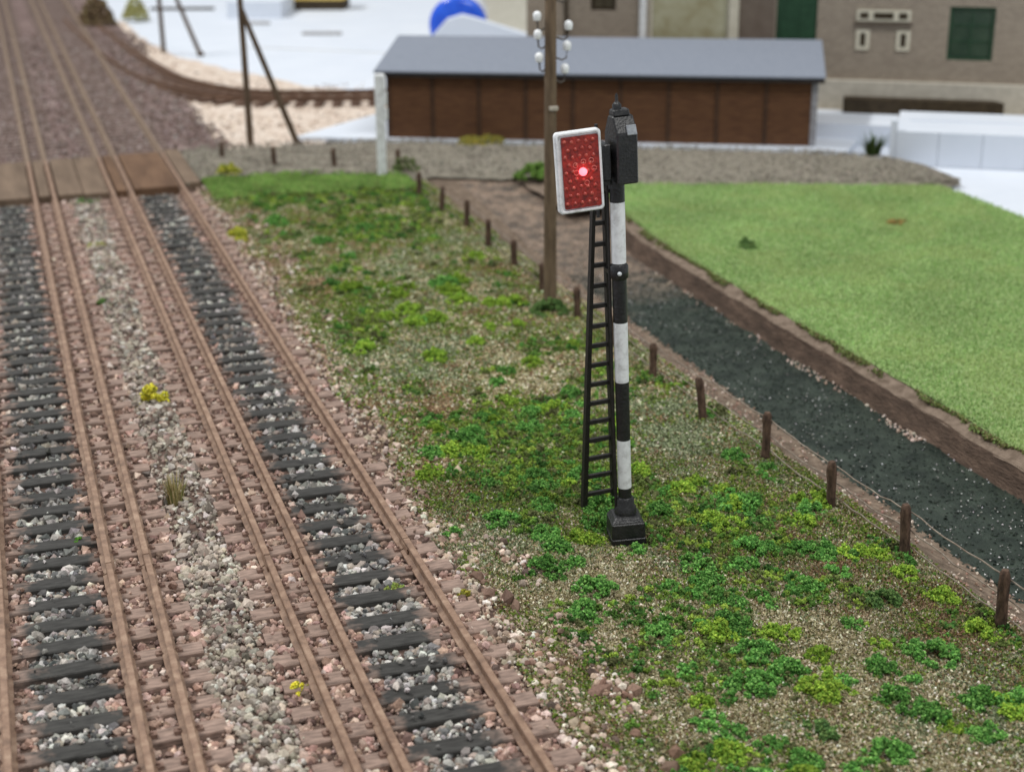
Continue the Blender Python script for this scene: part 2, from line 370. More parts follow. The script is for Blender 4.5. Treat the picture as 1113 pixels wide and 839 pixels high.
poly_sheet('verge', [(7.2, 28.5), (9.2, 28.6), (10.2, 29.4), (10.2, 31.2), (8.0, 33.0), (5.0, 33.6), (5.0, 32.2), (7.2, 32.0)], -0.315, M_ledge, edge=0.1)
# white card sheet under the shed
ca, sa = math.cos(math.radians(-27)), math.sin(math.radians(-27))
mb = MB()
top_pts = [(3.45, 37.75), (5.6, 36.62), (15.3, 31.35), (18.5, 35.2), (9, 41.2), (6.3, 40.4)]
v = [(x, y, -0.30) for x, y in top_pts] + [(x, y, -0.185) for x, y in top_pts]; n = len(top_pts)
mb.add(v, [tuple(reversed(range(n))), tuple(range(n, 2*n))] + [(i, (i+1) % n, n+(i+1) % n, n+i) for i in range(n)])
structure('card_sheet', mb.mesh('card_sheet'), M_white)

# ------------------------------------------------------------------ tracks
def sleeper_material(name, sign, xr):
    m = bpy.data.materials.new(name); m.use_nodes = True; nt = m.node_tree; b = nt.nodes['Principled BSDF']
    b.inputs['Roughness'].default_value = 0.7; b.inputs['Specular IOR Level'].default_value = 0.3
    tc = nt.nodes.new('ShaderNodeTexCoord'); geo = nt.nodes.new('ShaderNodeNewGeometry')
    sp = nt.nodes.new('ShaderNodeSeparateXYZ'); nt.links.new(tc.outputs['Object'], sp.inputs[0])
    n = nt.nodes.new('ShaderNodeTexNoise'); n.inputs['Scale'].default_value = 7; n.inputs['Detail'].default_value = 8; nt.links.new(geo.outputs['Position'], n.inputs['Vector'])
    a = nt.nodes.new('ShaderNodeMath'); a.operation = 'MULTIPLY_ADD'; nt.links.new(sp.outputs[0], a.inputs[0]); a.inputs[1].default_value = sign
    nm = nt.nodes.new('ShaderNodeMath'); nm.operation = 'MULTIPLY_ADD'; nt.links.new(n.outputs['Fac'], nm.inputs[0]); nm.inputs[1].default_value = 0.7; nm.inputs[2].default_value = -0.35
    nt.links.new(nm.outputs[0], a.inputs[2])
    mr = nt.nodes.new('ShaderNodeMapRange'); mr.inputs[1].default_value = -1.1; mr.inputs[2].default_value = 1.1; nt.links.new(a.outputs[0], mr.inputs[0])
    r = nt.nodes.new('ShaderNodeValToRGB'); e = r.color_ramp.elements
    def P(x): return (x+1.1)/2.2
    # x grows from the close rail pair (left) to the single rail (right)
    pink, dark = rgba((140, 119, 108)), rgba((57, 56, 54))
    e[0].position = 0; e[0].color = pink; e[1].position = P(-0.42); e[1].color = pink
    for x, c in ((-0.12, dark), (0.40, dark), (0.66, pink)):
        q = e.new(P(x)); q.color = c
    nt.links.new(mr.outputs[0], r.inputs[0])
    n2 = nt.nodes.new('ShaderNodeTexNoise'); n2.inputs['Scale'].default_value = 30; n2.inputs['Detail'].default_value = 5
    mp = nt.nodes.new('ShaderNodeMapping'); mp.inputs['Scale'].default_value = (0.25, 1, 1); nt.links.new(geo.outputs['Position'], mp.inputs[0]); nt.links.new(mp.outputs[0], n2.inputs['Vector'])
    m2 = nt.nodes.new('ShaderNodeMapRange'); m2.inputs[1].default_value = 0.3; m2.inputs[2].default_value = 0.7; m2.inputs[3].default_value = 0.6; m2.inputs[4].default_value = 1.4; nt.links.new(n2.outputs['Fac'], m2.inputs[0])
    mx = nt.nodes.new('ShaderNodeMix'); mx.data_type = 'RGBA'; mx.blend_type = 'MULTIPLY'; mx.inputs[0].default_value = 1
    nt.links.new(r.outputs[0], mx.inputs[6]); nt.links.new(m2.outputs[0], mx.inputs[7]); nt.links.new(mx.outputs[2], b.inputs['Base Color'])
    bp = nt.nodes.new('ShaderNodeBump'); bp.inputs['Strength'].default_value = 0.5; bp.inputs['Distance'].default_value = 0.015; nt.links.new(n2.outputs['Fac'], bp.inputs['Height']); nt.links.new(bp.outputs[0], b.inputs['Normal'])
    return m
def sleeper_mesh(name, seed):
    r = random.Random(seed); V = []; hw = 0.105
    for x in (-SL_HALF, -0.35, 0.35, SL_HALF):
        xj = x + (r.uniform(-0.03, 0.03) if abs(x) > 1 else 0); dz = r.uniform(-0.006, 0.006); c = 0.012
        V += [(xj, -hw, -0.12), (xj, -hw+r.uniform(-.004, .004), -c+dz), (xj, -hw+c, dz), (xj, hw-c, dz), (xj, hw+r.uniform(-.004, .004), -c+dz), (xj, hw, -0.12)]
    Fc = []
    for a in range(3):
        for j in range(5): q = a*6+j; Fc.append((q, q+1, q+7, q+6))
    Fc += [tuple(range(5, -1, -1)), tuple(range(18, 24))]
    me = bpy.data.meshes.new(name); me.from_pydata(V, [], Fc)
    bm = bmesh.new(); bm.from_mesh(me); bmesh.ops.recalc_face_normals(bm, faces=bm.faces); bm.to_mesh(me); bm.free(); return me
PROF = [(-0.068, -RAIL_H), (0.068, -RAIL_H), (0.068, -RAIL_H+0.014), (0.018, -RAIL_H+0.034), (0.014, -0.052), (0.031, -0.042), (0.033, -0.008), (0.025, 0.0), (-0.025, 0.0), (-0.033, -0.008), (-0.031, -0.042), (-0.014, -0.052), (-0.018, -RAIL_H+0.034), (-0.068, -RAIL_H+0.014)]
def rail_mesh(name, pts, z=0.0):
    """extrude the rail section along plan points"""
    V = []; k = len(PROF); P = [Vector((p[0], p[1], 0)) for p in pts]
    for i, p in enumerate(P):
        d = (P[min(i+1, len(P)-1)]-P[max(i-1, 0)]).normalized(); s = Vector((d.y, -d.x, 0))
        for a, h in PROF: q = p+s*a; V.append((q.x, q.y, z+h))
    Fc = []
    for i in range(len(P)-1):
        for j in range(k): Fc.append((i*k+j, i*k+(j+1) % k, (i+1)*k+(j+1) % k, (i+1)*k+j))
    Fc += [tuple(range(k)), tuple((len(P)-1)*k+j for j in reversed(range(k)))]
    me = bpy.data.meshes.new(name); me.from_pydata(V, [], Fc)
    bm = bmesh.new(); bm.from_mesh(me); bmesh.ops.recalc_face_normals(bm, faces=bm.faces); bm.to_mesh(me); bm.free(); return me

sleeper_ys = [Y0S+PITCH_S*k for k in range(0, 190) if not (CROSS0-0.1 < Y0S+PITCH_S*k < CROSS1+0.1)]
M_farrail = material('dusty_far_rail', (116, 98, 84), (142, 124, 108), scale=4, rough=0.8)
M_farsl = material('dusty_far_sleeper', (98, 84, 78), (126, 110, 104), scale=3, rough=0.9)
mf_ = sleeper_mesh('sleeper', 99); mf_.materials.append(M_farsl)
def make_track(xc, rails, sign, label, joint):
    root = thing('railway_track', label, 'track', (xc, 4, -0.3), group='dual gauge running tracks')
    ms = sleeper_material('sleeper_paint_%d' % sign, sign, rails)
    mm = [sleeper_mesh('sleeper', 50+k+sign) for k in range(5)]
    for q in mm: q.materials.append(ms)
    for y in sleeper_ys:
        o = link('sleeper', random.choice(mm) if y < 36 else mf_, None, root, (random.uniform(-.02, .02), y-4+random.uniform(-.02, .02), SL_TOP+0.3+random.uniform(-.006, .004)), (random.uniform(-.01, .01), 0, random.uniform(-.012, .012)))
    for q, xr in enumerate(rails):
        jy = joint[q]
        for y0, y1 in ((1.0, jy-0.012), (jy+0.012, 35.9), (35.915, 96.0)):
            n = max(2, int((y1-y0)/0.9)); pts = []
            for a in range(n+1):
                y = y0+(y1-y0)*a/n; pts.append((xr + 0.012*(float(vnoise(xr*7, y, 0.6, 71))-0.5), y))
            link('rail', rail_mesh('rail', pts), M_rail if y0 < 35 else M_farrail, root, (-xc, -4, 0.3))
        # fishplates at the joint
        for s in (-1, 1):
            fp = MB().box(xr+s*0.024-0.007, xr+s*0.024+0.007, jy-0.16, jy+0.16, -0.108, -0.056)
            part('fishplate', fp, M_rail, root, loc=(-xc, -4, 0.3))
    mb = MB()
    for y in sleeper_ys:
        if y > 34: continue
        for xr in rails:
            for s in (-1, 1):
                x = xr+s*0.092; dy = random.uniform(-.01, .01)
                mb.box(x-0.028, x+0.028, y+dy-0.032, y+dy+0.032, SL_TOP-0.005, SL_TOP+random.uniform(0.018, 0.034))
                mb.box(x-0.012-s*0.016, x+0.012-s*0.016, y+dy-0.014, y+dy+0.014, SL_TOP+0.015, SL_TOP+0.05)
    c = part('rail_chair', mb, M_chair, root, loc=(-xc, -4, 0.3)); c['kind'] = 'stuff'
    return root
make_track(AX, (A1, A2, A3), -1, 'left rusty three-rail track, cut by the left edge of the photo', (14.3, 14.52, 14.6))
make_track(BX, (B1, B2, B3), 1, 'right rusty three-rail track with dark sleepers beside the green meadow', (14.17, 14.22, 14.08))

# siding curving away to the right behind the crossing
ctrl = [(0.05, 66), (0.25, 61.2), (0.66, 54.2), (1.4, 48.4), (2.63, 45.1), (4.0, 43.8), (6.75, 42.9), (9.6, 42.4), (12, 42.2)]
def catmull(P, n=10):
    out = []
    for i in range(len(P)-1):
        p0, p1, p2, p3 = P[max(i-1, 0)], P[i], P[i+1], P[min(i+2, len(P)-1)]
        for k in range(n):
            t = k/n; out.append(tuple(0.5*((2*p1[j])+(-p0[j]+p2[j])*t+(2*p0[j]-5*p1[j]+4*p2[j]-p3[j])*t*t+(-p0[j]+3*p1[j]-3*p2[j]+p3[j])*t**3) for j in (0, 1)))
    out.append(P[-1]); return out
cl = catmull(ctrl)
root = thing('railway_track', 'brown siding curving right across the bare plaster', 'track', (0.66, 54.2, -0.3))
def offset(P, d):
    out = []
    for i, p in enumerate(P):
        a = np.array(P[min(i+1, len(P)-1)])-np.array(P[max(i-1, 0)]); a /= np.linalg.norm(a); out.append((p[0]+a[1]*d, p[1]-a[0]*d))
    return out
M_siding = material('siding_rail_brown', (92, 70, 56), (120, 94, 78), scale=3, rough=0.7)
M_sidsl = material('siding_sleeper_brown', (78, 60, 50), (108, 86, 74), scale=4, rough=0.9)
for d in (-0.53, 0.53):
    link('rail', rail_mesh('rail', offset(cl, d), -0.03), M_siding, root, (-0.66, -54.2, 0.3))
ssl = MB().box(-0.95, 0.95, -0.13, 0.13, -0.09, 0).mesh('sleeper', 0.012); ssl.materials.append(M_sidsl)
acc = 0
for i in range(1, len(cl)):
    a = np.array(cl[i-1]); b2 = np.array(cl[i]); L = np.linalg.norm(b2-a); d = (b2-a)/L
    while acc < L:
        q = a+d*acc; link('sleeper', ssl, None, root, (q[0]-0.66, q[1]-54.2, -0.2+0.3), (0, 0, math.atan2(d[1], d[0])-math.pi/2)); acc += 0.5
    acc -= L

# level crossing boards
lc = thing('level_crossing', 'level crossing of brown timber panels laid between the rails', 'level crossing', (-1.5, 34, -0.3))
M_lcbrown = material('orange_brown_board', (88, 66, 50), (114, 88, 68), scale=3, rough=0.85, bump=0.5, bscale=18, stretch=(1, 0.2, 1))
M_lcgrey = material('grey_brown_board', (94, 79, 66), (122, 104, 88), scale=3, rough=0.85, bump=0.5, bscale=18, stretch=(1, 0.2, 1))
def boards(x0, x1, mat, n, y0=CROSS0, y1=CROSS1):
    wd = (x1-x0)/n
    for k in range(n):
        part('board', MB().box(x0+k*wd+0.008, x0+(k+1)*wd-0.008, y0+random.uniform(-.04, .04), y1+random.uniform(-.04, .04), -0.20, -0.018+random.uniform(-.012, .008)), mat, lc, bevel=0.008, loc=(1.5, -34, 0.3))
g = 0.075
boards(-5.6, A1-0.07, M_lcgrey, 3); boards(A1+g, A2-g, M_lcgrey, 1); boards(A2+g, A3-g, M_lcgrey, 1); boards(A3+g, B1-g, M_lcgrey, 2)
boards(B1+g, B2-g, M_lcbrown, 1); boards(B2+g, B3-g, M_lcbrown, 1); boards(B3+0.07, 0.42, M_lcgrey, 1, 32.5, 36.3)

# ------------------------------------------------------------------ ballast
def ballast_colors(x, y):
    n = len(x); d = np.min(np.abs(x[:, None]-np.array(RAILS)[None]), 1)
    pink = palette(n, [(168, 140, 127), (190, 164, 150), (140, 114, 102), (210, 192, 180), (104, 84, 76)], [4, 3, 3, 1.2, 1.4], 0.18)
    grey = palette(n, [(150, 146, 140), (118, 117, 114), (200, 196, 190), (84, 85, 84), (160, 148, 138)], [3, 3, 2, 1.8, 1.5], 0.2)
    six = palette(n, [(160, 150, 138), (182, 170, 156), (130, 120, 110), (200, 194, 184), (152, 130, 120), (100, 92, 84)], [3, 3, 2, 1.6, 1.5, 1], 0.12)
    sho = palette(n, [(176, 156, 138), (196, 180, 164), (154, 130, 114), (128, 102, 88), (216, 206, 194), (98, 82, 72)], [3, 2.5, 2.5, 1.6, 1.2, 1.4], 0.18)
    nz = (vnoise(x, y, 3.0, 81)-0.5)*0.22
    intrack = ((x > A1+0.05) & (x < A2)) | ((x > B2) & (x < B3))
    inpair = ((x > A2) & (x < A3)) | ((x > B1) & (x < B2))
    c = np.where((d + nz < 0.30)[:, None], pink, sho)
    m6 = (x > A3) & (x < B1) & (d+nz*1.3 > 0.30); c = np.where(m6[:, None], six, c)
    mt = intrack & (d+nz > 0.22); c = np.where(mt[:, None], grey, c)
    far = np.clip((y-22)/8, 0, 1)[:, None]*np.where(mt, 1, 0)[:, None]
    c = c*(1-far*0.15)
    soot = np.clip((vnoise(x, y, 1.6, 83, 4)-0.45)*3.5, 0, 1)*np.where(mt, 0.45, 0.18); c = c*(1-soot)[:, None]
    c = np.where(inpair[:, None], pink, c)
    return np.clip(c, 0, 1)
def ballast(y0, y1, dens, smin, smax, base, name):
    n = int((y1-y0)*6.9*dens); x = RNG.uniform(-5.6, 1.3, n); y = RNG.uniform(y0, y1, n)
    edge = 0.90 + 0.55*(vnoise(x*0, y, 1.1, 91)-0.5)*2 + RNG.normal(0, 0.13, n)
    keep = x < edge
    ph = ((y-Y0S) % PITCH_S); ph = np.minimum(ph, PITCH_S-ph)
    onA = np.abs(x-AX) < SL_HALF-0.02; onB = np.abs(x-BX) < SL_HALF-0.02
    onsl = (onA | onB) & (ph < 0.115)
    d = np.min(np.abs(x[:, None]-np.array(RAILS)[None]), 1)
    stray = RNG.random(n) < np.where(vnoise(x, y, 1.5, 95) > 0.58, 0.07, 0.012)
    keep &= (~onsl) | (stray & (d > 0.14)); keep &= d > 0.045
    x, y, onsl, ph, d = x[keep], y[keep], onsl[keep], ph[keep], d[keep]; n = len(x)
    s = np.clip(smin*RNG.lognormal(0.10, 0.42, n), smin*0.45, smax*1.25)*np.where(d > 0.1, 1, 0.75); s *= np.where((x > 0.3), 0.95, 1)*np.where((x > A3+.35) & (x < B1-.35), 1.08, 1)
    s *= np.where(ph > 0.11, 1, 0.8)
    z = np.where(x > 0.95, np.maximum(track_z(x, y), meadow_z(x, y)+0.01), track_z(x, y)) + RNG.uniform(0.0, 0.03, n) + np.where(onsl, 0.07, 0)
    return scatter_mesh(name, base, np.stack([x, y, z], -1), s, ballast_colors(x, y))
o = link('ballast', ballast(7.2, 15, 700, 0.026, 0.05, ICO, 'ballast'), M_stone); tag(o, 'crushed stone ballast round the rails, rust pink and grey', 'ballast', kind='stuff')
o = link('ballast', ballast(15, 33, 380, 0.034, 0.056, OCT, 'ballast_mid'), M_stone); tag(o, 'crushed stone ballast farther up the tracks, before the crossing', 'ballast', kind='stuff')
# larger broken lumps along the shoulder
n = 420; x = RNG.uniform(0.42, 1.25, n); y = RNG.uniform(8.4, 24, n)
lump = np.exp(-((vnoise(x, y, 1.4, 17)-0.75)/0.18)**2); k = RNG.random(n) < (0.25+0.75*lump); x, y = x[k], y[k]
ex = np.array([(0.54, 12.98), (0.74, 12.71), (0.70, 12.85), (0.93, 11.0), (1.23, 10.89), (1.10, 10.95), (1.19, 9.9), (1.05, 9.7), (0.57, 13.39)])
x = np.concatenate([x, ex[:, 0]]); y = np.concatenate([y, ex[:, 1]]); n = len(x)
s = np.concatenate([RNG.uniform(0.03, 0.065, n-len(ex)), RNG.uniform(0.08, 0.12, len(ex))])
col = palette(n, [(176, 154, 134), (150, 124, 106), (118, 92, 80), (200, 184, 168)], None, 0.12); col[-len(ex):] = palette(len(ex), [(112, 88, 76), (134, 108, 94)], None, 0.1)
o = link('rubble', scatter_mesh('rubble', ICO, np.stack([x, y, track_z(x, y)+0.03], -1), s, col, 0.32), M_stone); tag(o, 'loose brown and beige rubble along the edge of the ballast', 'rubble', kind='stuff')
# brown dirt and chips beyond the crossing
n = 9000; x = RNG.uniform(-7, 2.3, n); y = RNG.uniform(36.4, 62, n); k = (x < 1.5 + 0.8*(vnoise(x*0, y, 0.35, 19)-0.3)); x, y = x[k], y[k]
d = np.min(np.abs(x[:, None]-np.array(RAILS)[None]), 1); k = d > 0.07; x, y = x[k], y[k]; n = len(x)
o = link('far_ballast', scatter_mesh('far_ballast', OCT, np.stack([x, y, far_z(x, y)+0.01], -1), RNG.uniform(0.04, 0.075, n), palette(n, [(128, 112, 106), (106, 88, 82), (152, 140, 136), (92, 76, 70)], None, 0.12)), M_stone)
tag(o, 'mauve brown gravel round the tracks beyond the crossing', 'gravel', kind='stuff')
# shade of loose gravel on the road
n = 9000; t = RNG.random(n); s_ = RNG.random(n)
P = np.array([(lambda a, b, q: (a[0]*(1-q)+b[0]*q, a[1]*(1-q)+b[1]*q))(interp(bot, tt), interp(top, tt), ss) for tt, ss in zip(t, s_)])
o = link('road_gravel', scatter_mesh('road_gravel', OCT, np.stack([P[:, 0], P[:, 1], -0.165+0.13*np.clip(1-P[:, 0]/1.5, 0, 1)+0*t], -1), RNG.uniform(0.018, 0.034, n), palette(n, [(130, 124, 113), (106, 101, 90), (156, 150, 138)], None, 0.1)), M_stone)
tag(o, 'fine grey gravel spread over the road', 'gravel', kind='stuff')

# ------------------------------------------------------------------ meadow ground cover
def gs(x, y, L, r):
    out = np.zeros_like(x)
    for px, py in L: out += np.exp(-(((x-px)/r)**2+((y-py)/(r*1.5))**2))
    return out
STRAW = [(1.84, 13.28), (3.16, 9.36), (1.76, 10.3), (3.3, 11.13), (1.18, 12.86), (2.99, 19.34)]
BROWN = [(1.07, 16.44), (1.99, 29.4), (0.75, 26.52), (3.02, 13.81), (4.49, 11.28), (4.0, 12.74), (1.2, 24.5), (1.4, 18.2)]
GREY = [(2.47, 22.87), (1.38, 20.34), (1.17, 13.98), (4.2, 16.97), (4.0, 9.68), (4.02, 16.02), (4.6, 27.02), (3.2, 25.5), (2.2, 20.6)]
GREEN = [(1.72, 15.61), (3.31, 13.96), (2.31, 31.96), (3.89, 31.85), (2.19, 17.0), (2.85, 16.77), (1.78, 23.12), (3.58, 27.63), (2.44, 14.8), (1.3, 31.9), (4.4, 31), (1.3, 22.0), (2.6, 29)]
def cover(n, y0, y1, name, size, base, fibre=None):
    x = RNG.uniform(0.35, 5.6, n); y = RNG.uniform(y0, y1, n)
    lim = 0.80 + 0.5*(vnoise(x*0+2, y, 1.0, 92)-0.5)*2
    k = (x > lim - 0.35*RNG.random(n)) & (x < 5.28 + 0.35*(vnoise(x*0+5, y, 1.3, 93)-0.5) + RNG.normal(0, .03, n)); x, y = x[k], y[k]; n = len(x)
    gsc = 0.40*gs(x, y, GREEN, 0.75) + 1.0*(vnoise(x, y, 3.2, 101)-0.5)
    ssc = 0.50*gs(x, y, STRAW, 0.8) + 1.0*(vnoise(x, y, 2.9, 102)-0.42)
    bsc = 0.45*gs(x, y, BROWN, 0.5) + 1.0*(vnoise(x, y, 3.1, 103)-0.47)
    rsc = 0.50*gs(x, y, GREY, 0.7) + 1.0*(vnoise(x, y, 2.7, 104)-0.47)
    sc = np.stack([gsc, ssc, bsc, rsc], 1) + RNG.normal(0, 0.26, (n, 4)); w_ = sc.argmax(1)
    C = [palette(n, [(96, 118, 48), (120, 138, 60), (76, 98, 42), (112, 120, 70)], [3, 2, 2, 1], 0.16),
         palette(n, [(170, 160, 130), (140, 130, 102), (206, 200, 176), (118, 112, 78)], [3, 3, 1.4, 2], 0.12),
         palette(n, [(122, 98, 74), (96, 76, 58), (150, 130, 104), (104, 94, 64)], [3, 2, 2, 1], 0.14),
         palette(n, [(124, 132, 102), (96, 104, 78), (160, 164, 136), (88, 102, 64)], [3, 3, 1.5, 1.5], 0.14)]
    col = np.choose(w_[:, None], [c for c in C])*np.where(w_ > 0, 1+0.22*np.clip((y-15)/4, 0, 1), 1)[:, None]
    z = np.where(x < 0.95, np.maximum(track_z(x, y)+0.02, meadow_z(x, y)), meadow_z(x, y)) + RNG.uniform(0.0, 0.018, n) + np.where(w_ == 0, 0.015*RNG.random(n), 0)
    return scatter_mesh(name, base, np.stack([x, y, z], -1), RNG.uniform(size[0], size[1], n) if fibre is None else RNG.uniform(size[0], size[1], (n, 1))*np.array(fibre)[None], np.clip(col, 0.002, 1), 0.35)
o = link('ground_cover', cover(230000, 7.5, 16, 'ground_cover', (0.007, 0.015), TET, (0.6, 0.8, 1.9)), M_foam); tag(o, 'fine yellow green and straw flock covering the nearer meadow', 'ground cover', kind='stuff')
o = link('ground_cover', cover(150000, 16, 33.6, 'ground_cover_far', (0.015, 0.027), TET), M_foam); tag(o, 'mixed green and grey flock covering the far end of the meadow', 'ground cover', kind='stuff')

def clump_points(cx, cy, cz, r, h, n):
    """crumbs through an uneven low mound made of many small lobes"""
    k = max(4, int((r/0.022)**1.5)); a = RNG.uniform(0, 2*np.pi, k); q = r*np.sqrt(RNG.random(k))*1.05
    sx, sy = RNG.uniform(0.75, 1.25, 2)
    lob = np.stack([q*np.cos(a)*sx, q*np.sin(a)*sy, np.clip(1-(q/(1.1*r))**2, 0.05, 1)*h*RNG.uniform(0.35, 1.0, k)], 1)
    lr = np.minimum(RNG.uniform(0.20, 0.42, k)*r, RNG.uniform(0.03, 0.055, k)); i = RNG.integers(0, k, n); d = RNG.normal(size=(n, 3)); d /= np.linalg.norm(d, axis=1)[:, None]
    p = lob[i] + d*(lr[i]*RNG.uniform(0.5, 1.1, n))[:, None]; p[:, 2] = np.abs(p[:, 2])
    return p + np.array([cx, cy, cz])
# medium clumps over the meadow (ground cover)
n = 11500; x = RNG.uniform(0.95, 5.1, n); y = 8.2 + (33.2-8.2)*RNG.random(n)**1.4
f = 0.30*gs(x, y, GREEN, 0.8) + 1.7*(vnoise(x, y, 2.0, 101, 4)-0.47) - 0.30*gs(x, y, STRAW, 0.6) - 0.25*gs(x, y, BROWN, 0.4) - 0.35*gs(x, y, GREY, 0.8) - 0.17*np.clip((y-17)/5, 0, 1)*np.clip((30.5-y)/3, 0, 1)
k = f + RNG.normal(0, 0.10, n) > 0.11; x, y = x[k], y[k]
pp = []; cc = []
for a, b2 in zip(x, y):
    r = RNG.uniform(0.03, 0.085)*(1+0.012*(b2-10)); m = int(60*(r/0.06)**1.7/(1+0.07*(b2-9))); pp.append(clump_points(a, b2, float(meadow_z(np.array(a), np.array(b2)))-0.005, r, r*1.0, m))
    base = lin(random.choice([(118, 146, 62), (136, 158, 68), (98, 134, 60), (88, 122, 58), (110, 126, 70), (84, 132, 62), (104, 108, 72), (74, 112, 56), (96, 100, 66)])); cc.append(np.array(base)[None]*RNG.uniform(0.55, 1.15)*(1+RNG.normal(0, 0.28, (m, 1))))
pp = np.concatenate(pp); cc = np.concatenate(cc); s = RNG.uniform(0.011, 0.02, len(pp))*(1+0.03*(pp[:, 1]-9))
o = link('ground_cover', scatter_mesh('foam_clumps', OCT, pp, s, np.clip(cc, 0.003, 1), 0.35), M_foam); tag(o, 'yellow green foam clumps thickly scattered over the meadow', 'ground cover', kind='stuff')
# thick green turf strip along the road
n = 60000; x = RNG.uniform(0.55, 4.9, n); y = RNG.uniform(30.6, 33.6, n)
k = y + RNG.normal(0, 0.22, n) > 31.0 + 1.7*vnoise(x, y, 1.3, 77, 4) + 0.5*np.clip(0.9-x, 0, 1) ; x, y = x[k], y[k]; n = len(x)
sc = np.stack([RNG.uniform(0.006, 0.011, n), RNG.uniform(0.008, 0.014, n), RNG.uniform(0.02, 0.05, n)], 1)
o = link('grass_strip', scatter_mesh('grass_strip', TET, np.stack([x, y, meadow_z(x, y)+0.01+0.13*vnoise(x, y, 2.2, 78, 4)], -1), sc, palette(n, [(132, 170, 88), (114, 152, 76), (156, 186, 108), (98, 130, 68), (150, 160, 100)], None, 0.16)*(0.65+0.75*vnoise(x, y, 2.2, 78, 4))[:, None], 0.3, True), M_foam)
tag(o, 'bright green turf strip beside the road and crossing', 'grass', kind='stuff')
# white chips scattered over meadow and ditch
def chips(n, x0, x1, y0, y1, zf, name, label, clus, cols, smin=0.008, smax=0.017, thr=0.5):
    x = RNG.uniform(x0, x1, n); y = y0+(y1-y0)*RNG.random(n)**1.4; k = vnoise(x, y, clus, 111)+RNG.normal(0, .12, n) > thr; x, y = x[k], y[k]; n = len(x)
    o = link(name, scatter_mesh(name, ICO, np.stack([x, y, zf(x, y)+0.012], -1), RNG.uniform(smin, smax, n), palette(n, cols, None, 0.1)), M_stone); tag(o, label, 'chips', kind='stuff')
chips(6500, 0.9, 5.1, 8.2, 20, meadow_z, 'stone_chips', 'white and pinkish stone chips sprinkled through the meadow', 1.5, [(226, 220, 210), (196, 182, 168), (172, 150, 132)], thr=0.48)
chips(1900, 5.95, 7.6, 9.0, 25, ditch_z, 'stone_chips', 'white specks of grit on the dark ditch bed', 1.3, [(206, 206, 206), (168, 164, 160), (130, 130, 128)], 0.005, 0.013, 0.5)
chips(1500, 5.2, 6.0, 9.0, 25, meadow_z, 'stone_chips', 'pinkish grit along the near edge of the ditch', 1.6, [(176, 150, 134), (140, 112, 98), (206, 190, 176)], 0.01, 0.022, 0.45)
chips(500, 7.35, 7.62, 16, 25, ditch_z, 'stone_chips', 'pale grit gathered at the foot of the far bank', 0.8, [(196, 180, 168), (160, 138, 124)], 0.012, 0.028, 0.5)
# mud crumbs on ditch bed
n = 9000; y = RNG.uniform(8.5, 32, n); x = RNG.uniform(5.9, 8.2, n); k = x < bank_x(y)+0.05; x, y = x[k], y[k]; n = len(x)
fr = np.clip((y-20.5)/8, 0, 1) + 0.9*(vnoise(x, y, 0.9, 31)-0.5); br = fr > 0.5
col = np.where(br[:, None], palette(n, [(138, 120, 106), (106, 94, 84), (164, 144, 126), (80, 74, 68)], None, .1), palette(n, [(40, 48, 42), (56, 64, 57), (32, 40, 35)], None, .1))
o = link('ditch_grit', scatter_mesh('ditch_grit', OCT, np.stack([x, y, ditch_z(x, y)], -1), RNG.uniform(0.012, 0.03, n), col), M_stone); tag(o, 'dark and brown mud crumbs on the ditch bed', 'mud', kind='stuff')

# ------------------------------------------------------------------ field grass
n = 150000; x = RNG.uniform(7.7, 15.6, n); y = 9.5+(30.6-9.5)*RNG.random(n)
lo = bank_x(y)+0.30+0.10*(vnoise(x*0, y, 2.5, 121)-0.3)+RNG.normal(0, .02, n); hi = np.minimum(15.5, 15.3+0.12*(y-24.6)/3+RNG.normal(0, .05, n))
k = (x > lo) & (x < hi) & (y < fbot(x)+RNG.normal(0, .08, n)) & (x < 7.0+0.62*(y-6)) ; x, y, lo = x[k], y[k], lo[k]; n = len(x)
gcol = palette(n, [(152, 184, 116), (168, 196, 130), (136, 168, 100), (186, 206, 150), (140, 160, 104)], [3, 3, 3, 1.2, 1.2], 0.10)*(0.97+0.55*(vnoise(x, y, 0.7, 123, 5)-0.5))[:, None]
tn = (np.clip((vnoise(x, y, 1.1, 124, 4)-0.52)*3, 0, 0.22))[:, None]; gcol = gcol*(1-tn)+tn*np.array(lin((176, 178, 120)))[None]*(0.9+0.2*RNG.random((n, 1)))
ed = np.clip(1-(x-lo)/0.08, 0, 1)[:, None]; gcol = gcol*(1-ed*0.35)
sc = np.stack([RNG.uniform(0.007, 0.013, n), RNG.uniform(0.007, 0.013, n), RNG.uniform(0.012, 0.03, n)], 1)
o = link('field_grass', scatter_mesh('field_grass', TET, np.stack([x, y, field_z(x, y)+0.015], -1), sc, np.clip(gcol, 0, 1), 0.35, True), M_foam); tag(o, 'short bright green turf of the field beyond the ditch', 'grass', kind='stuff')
# ragged dark fringe at the field edge above the bank
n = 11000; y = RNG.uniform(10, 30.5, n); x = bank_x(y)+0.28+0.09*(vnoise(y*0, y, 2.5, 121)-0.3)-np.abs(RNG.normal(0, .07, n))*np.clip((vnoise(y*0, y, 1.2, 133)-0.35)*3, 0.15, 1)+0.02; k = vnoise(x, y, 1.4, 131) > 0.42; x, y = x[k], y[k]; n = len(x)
o = link('edge_fringe', scatter_mesh('edge_fringe', OCT, np.stack([x, y, -0.285+RNG.uniform(0, .05, n)], -1), RNG.uniform(0.010, 0.024, n), palette(n, [(84, 96, 50), (104, 112, 66), (76, 66, 48), (118, 108, 80), (120, 140, 84)], None, .14)), M_foam); tag(o, 'dark ragged flock fringe along the edge of the ditch bank', 'ground cover', kind='stuff')

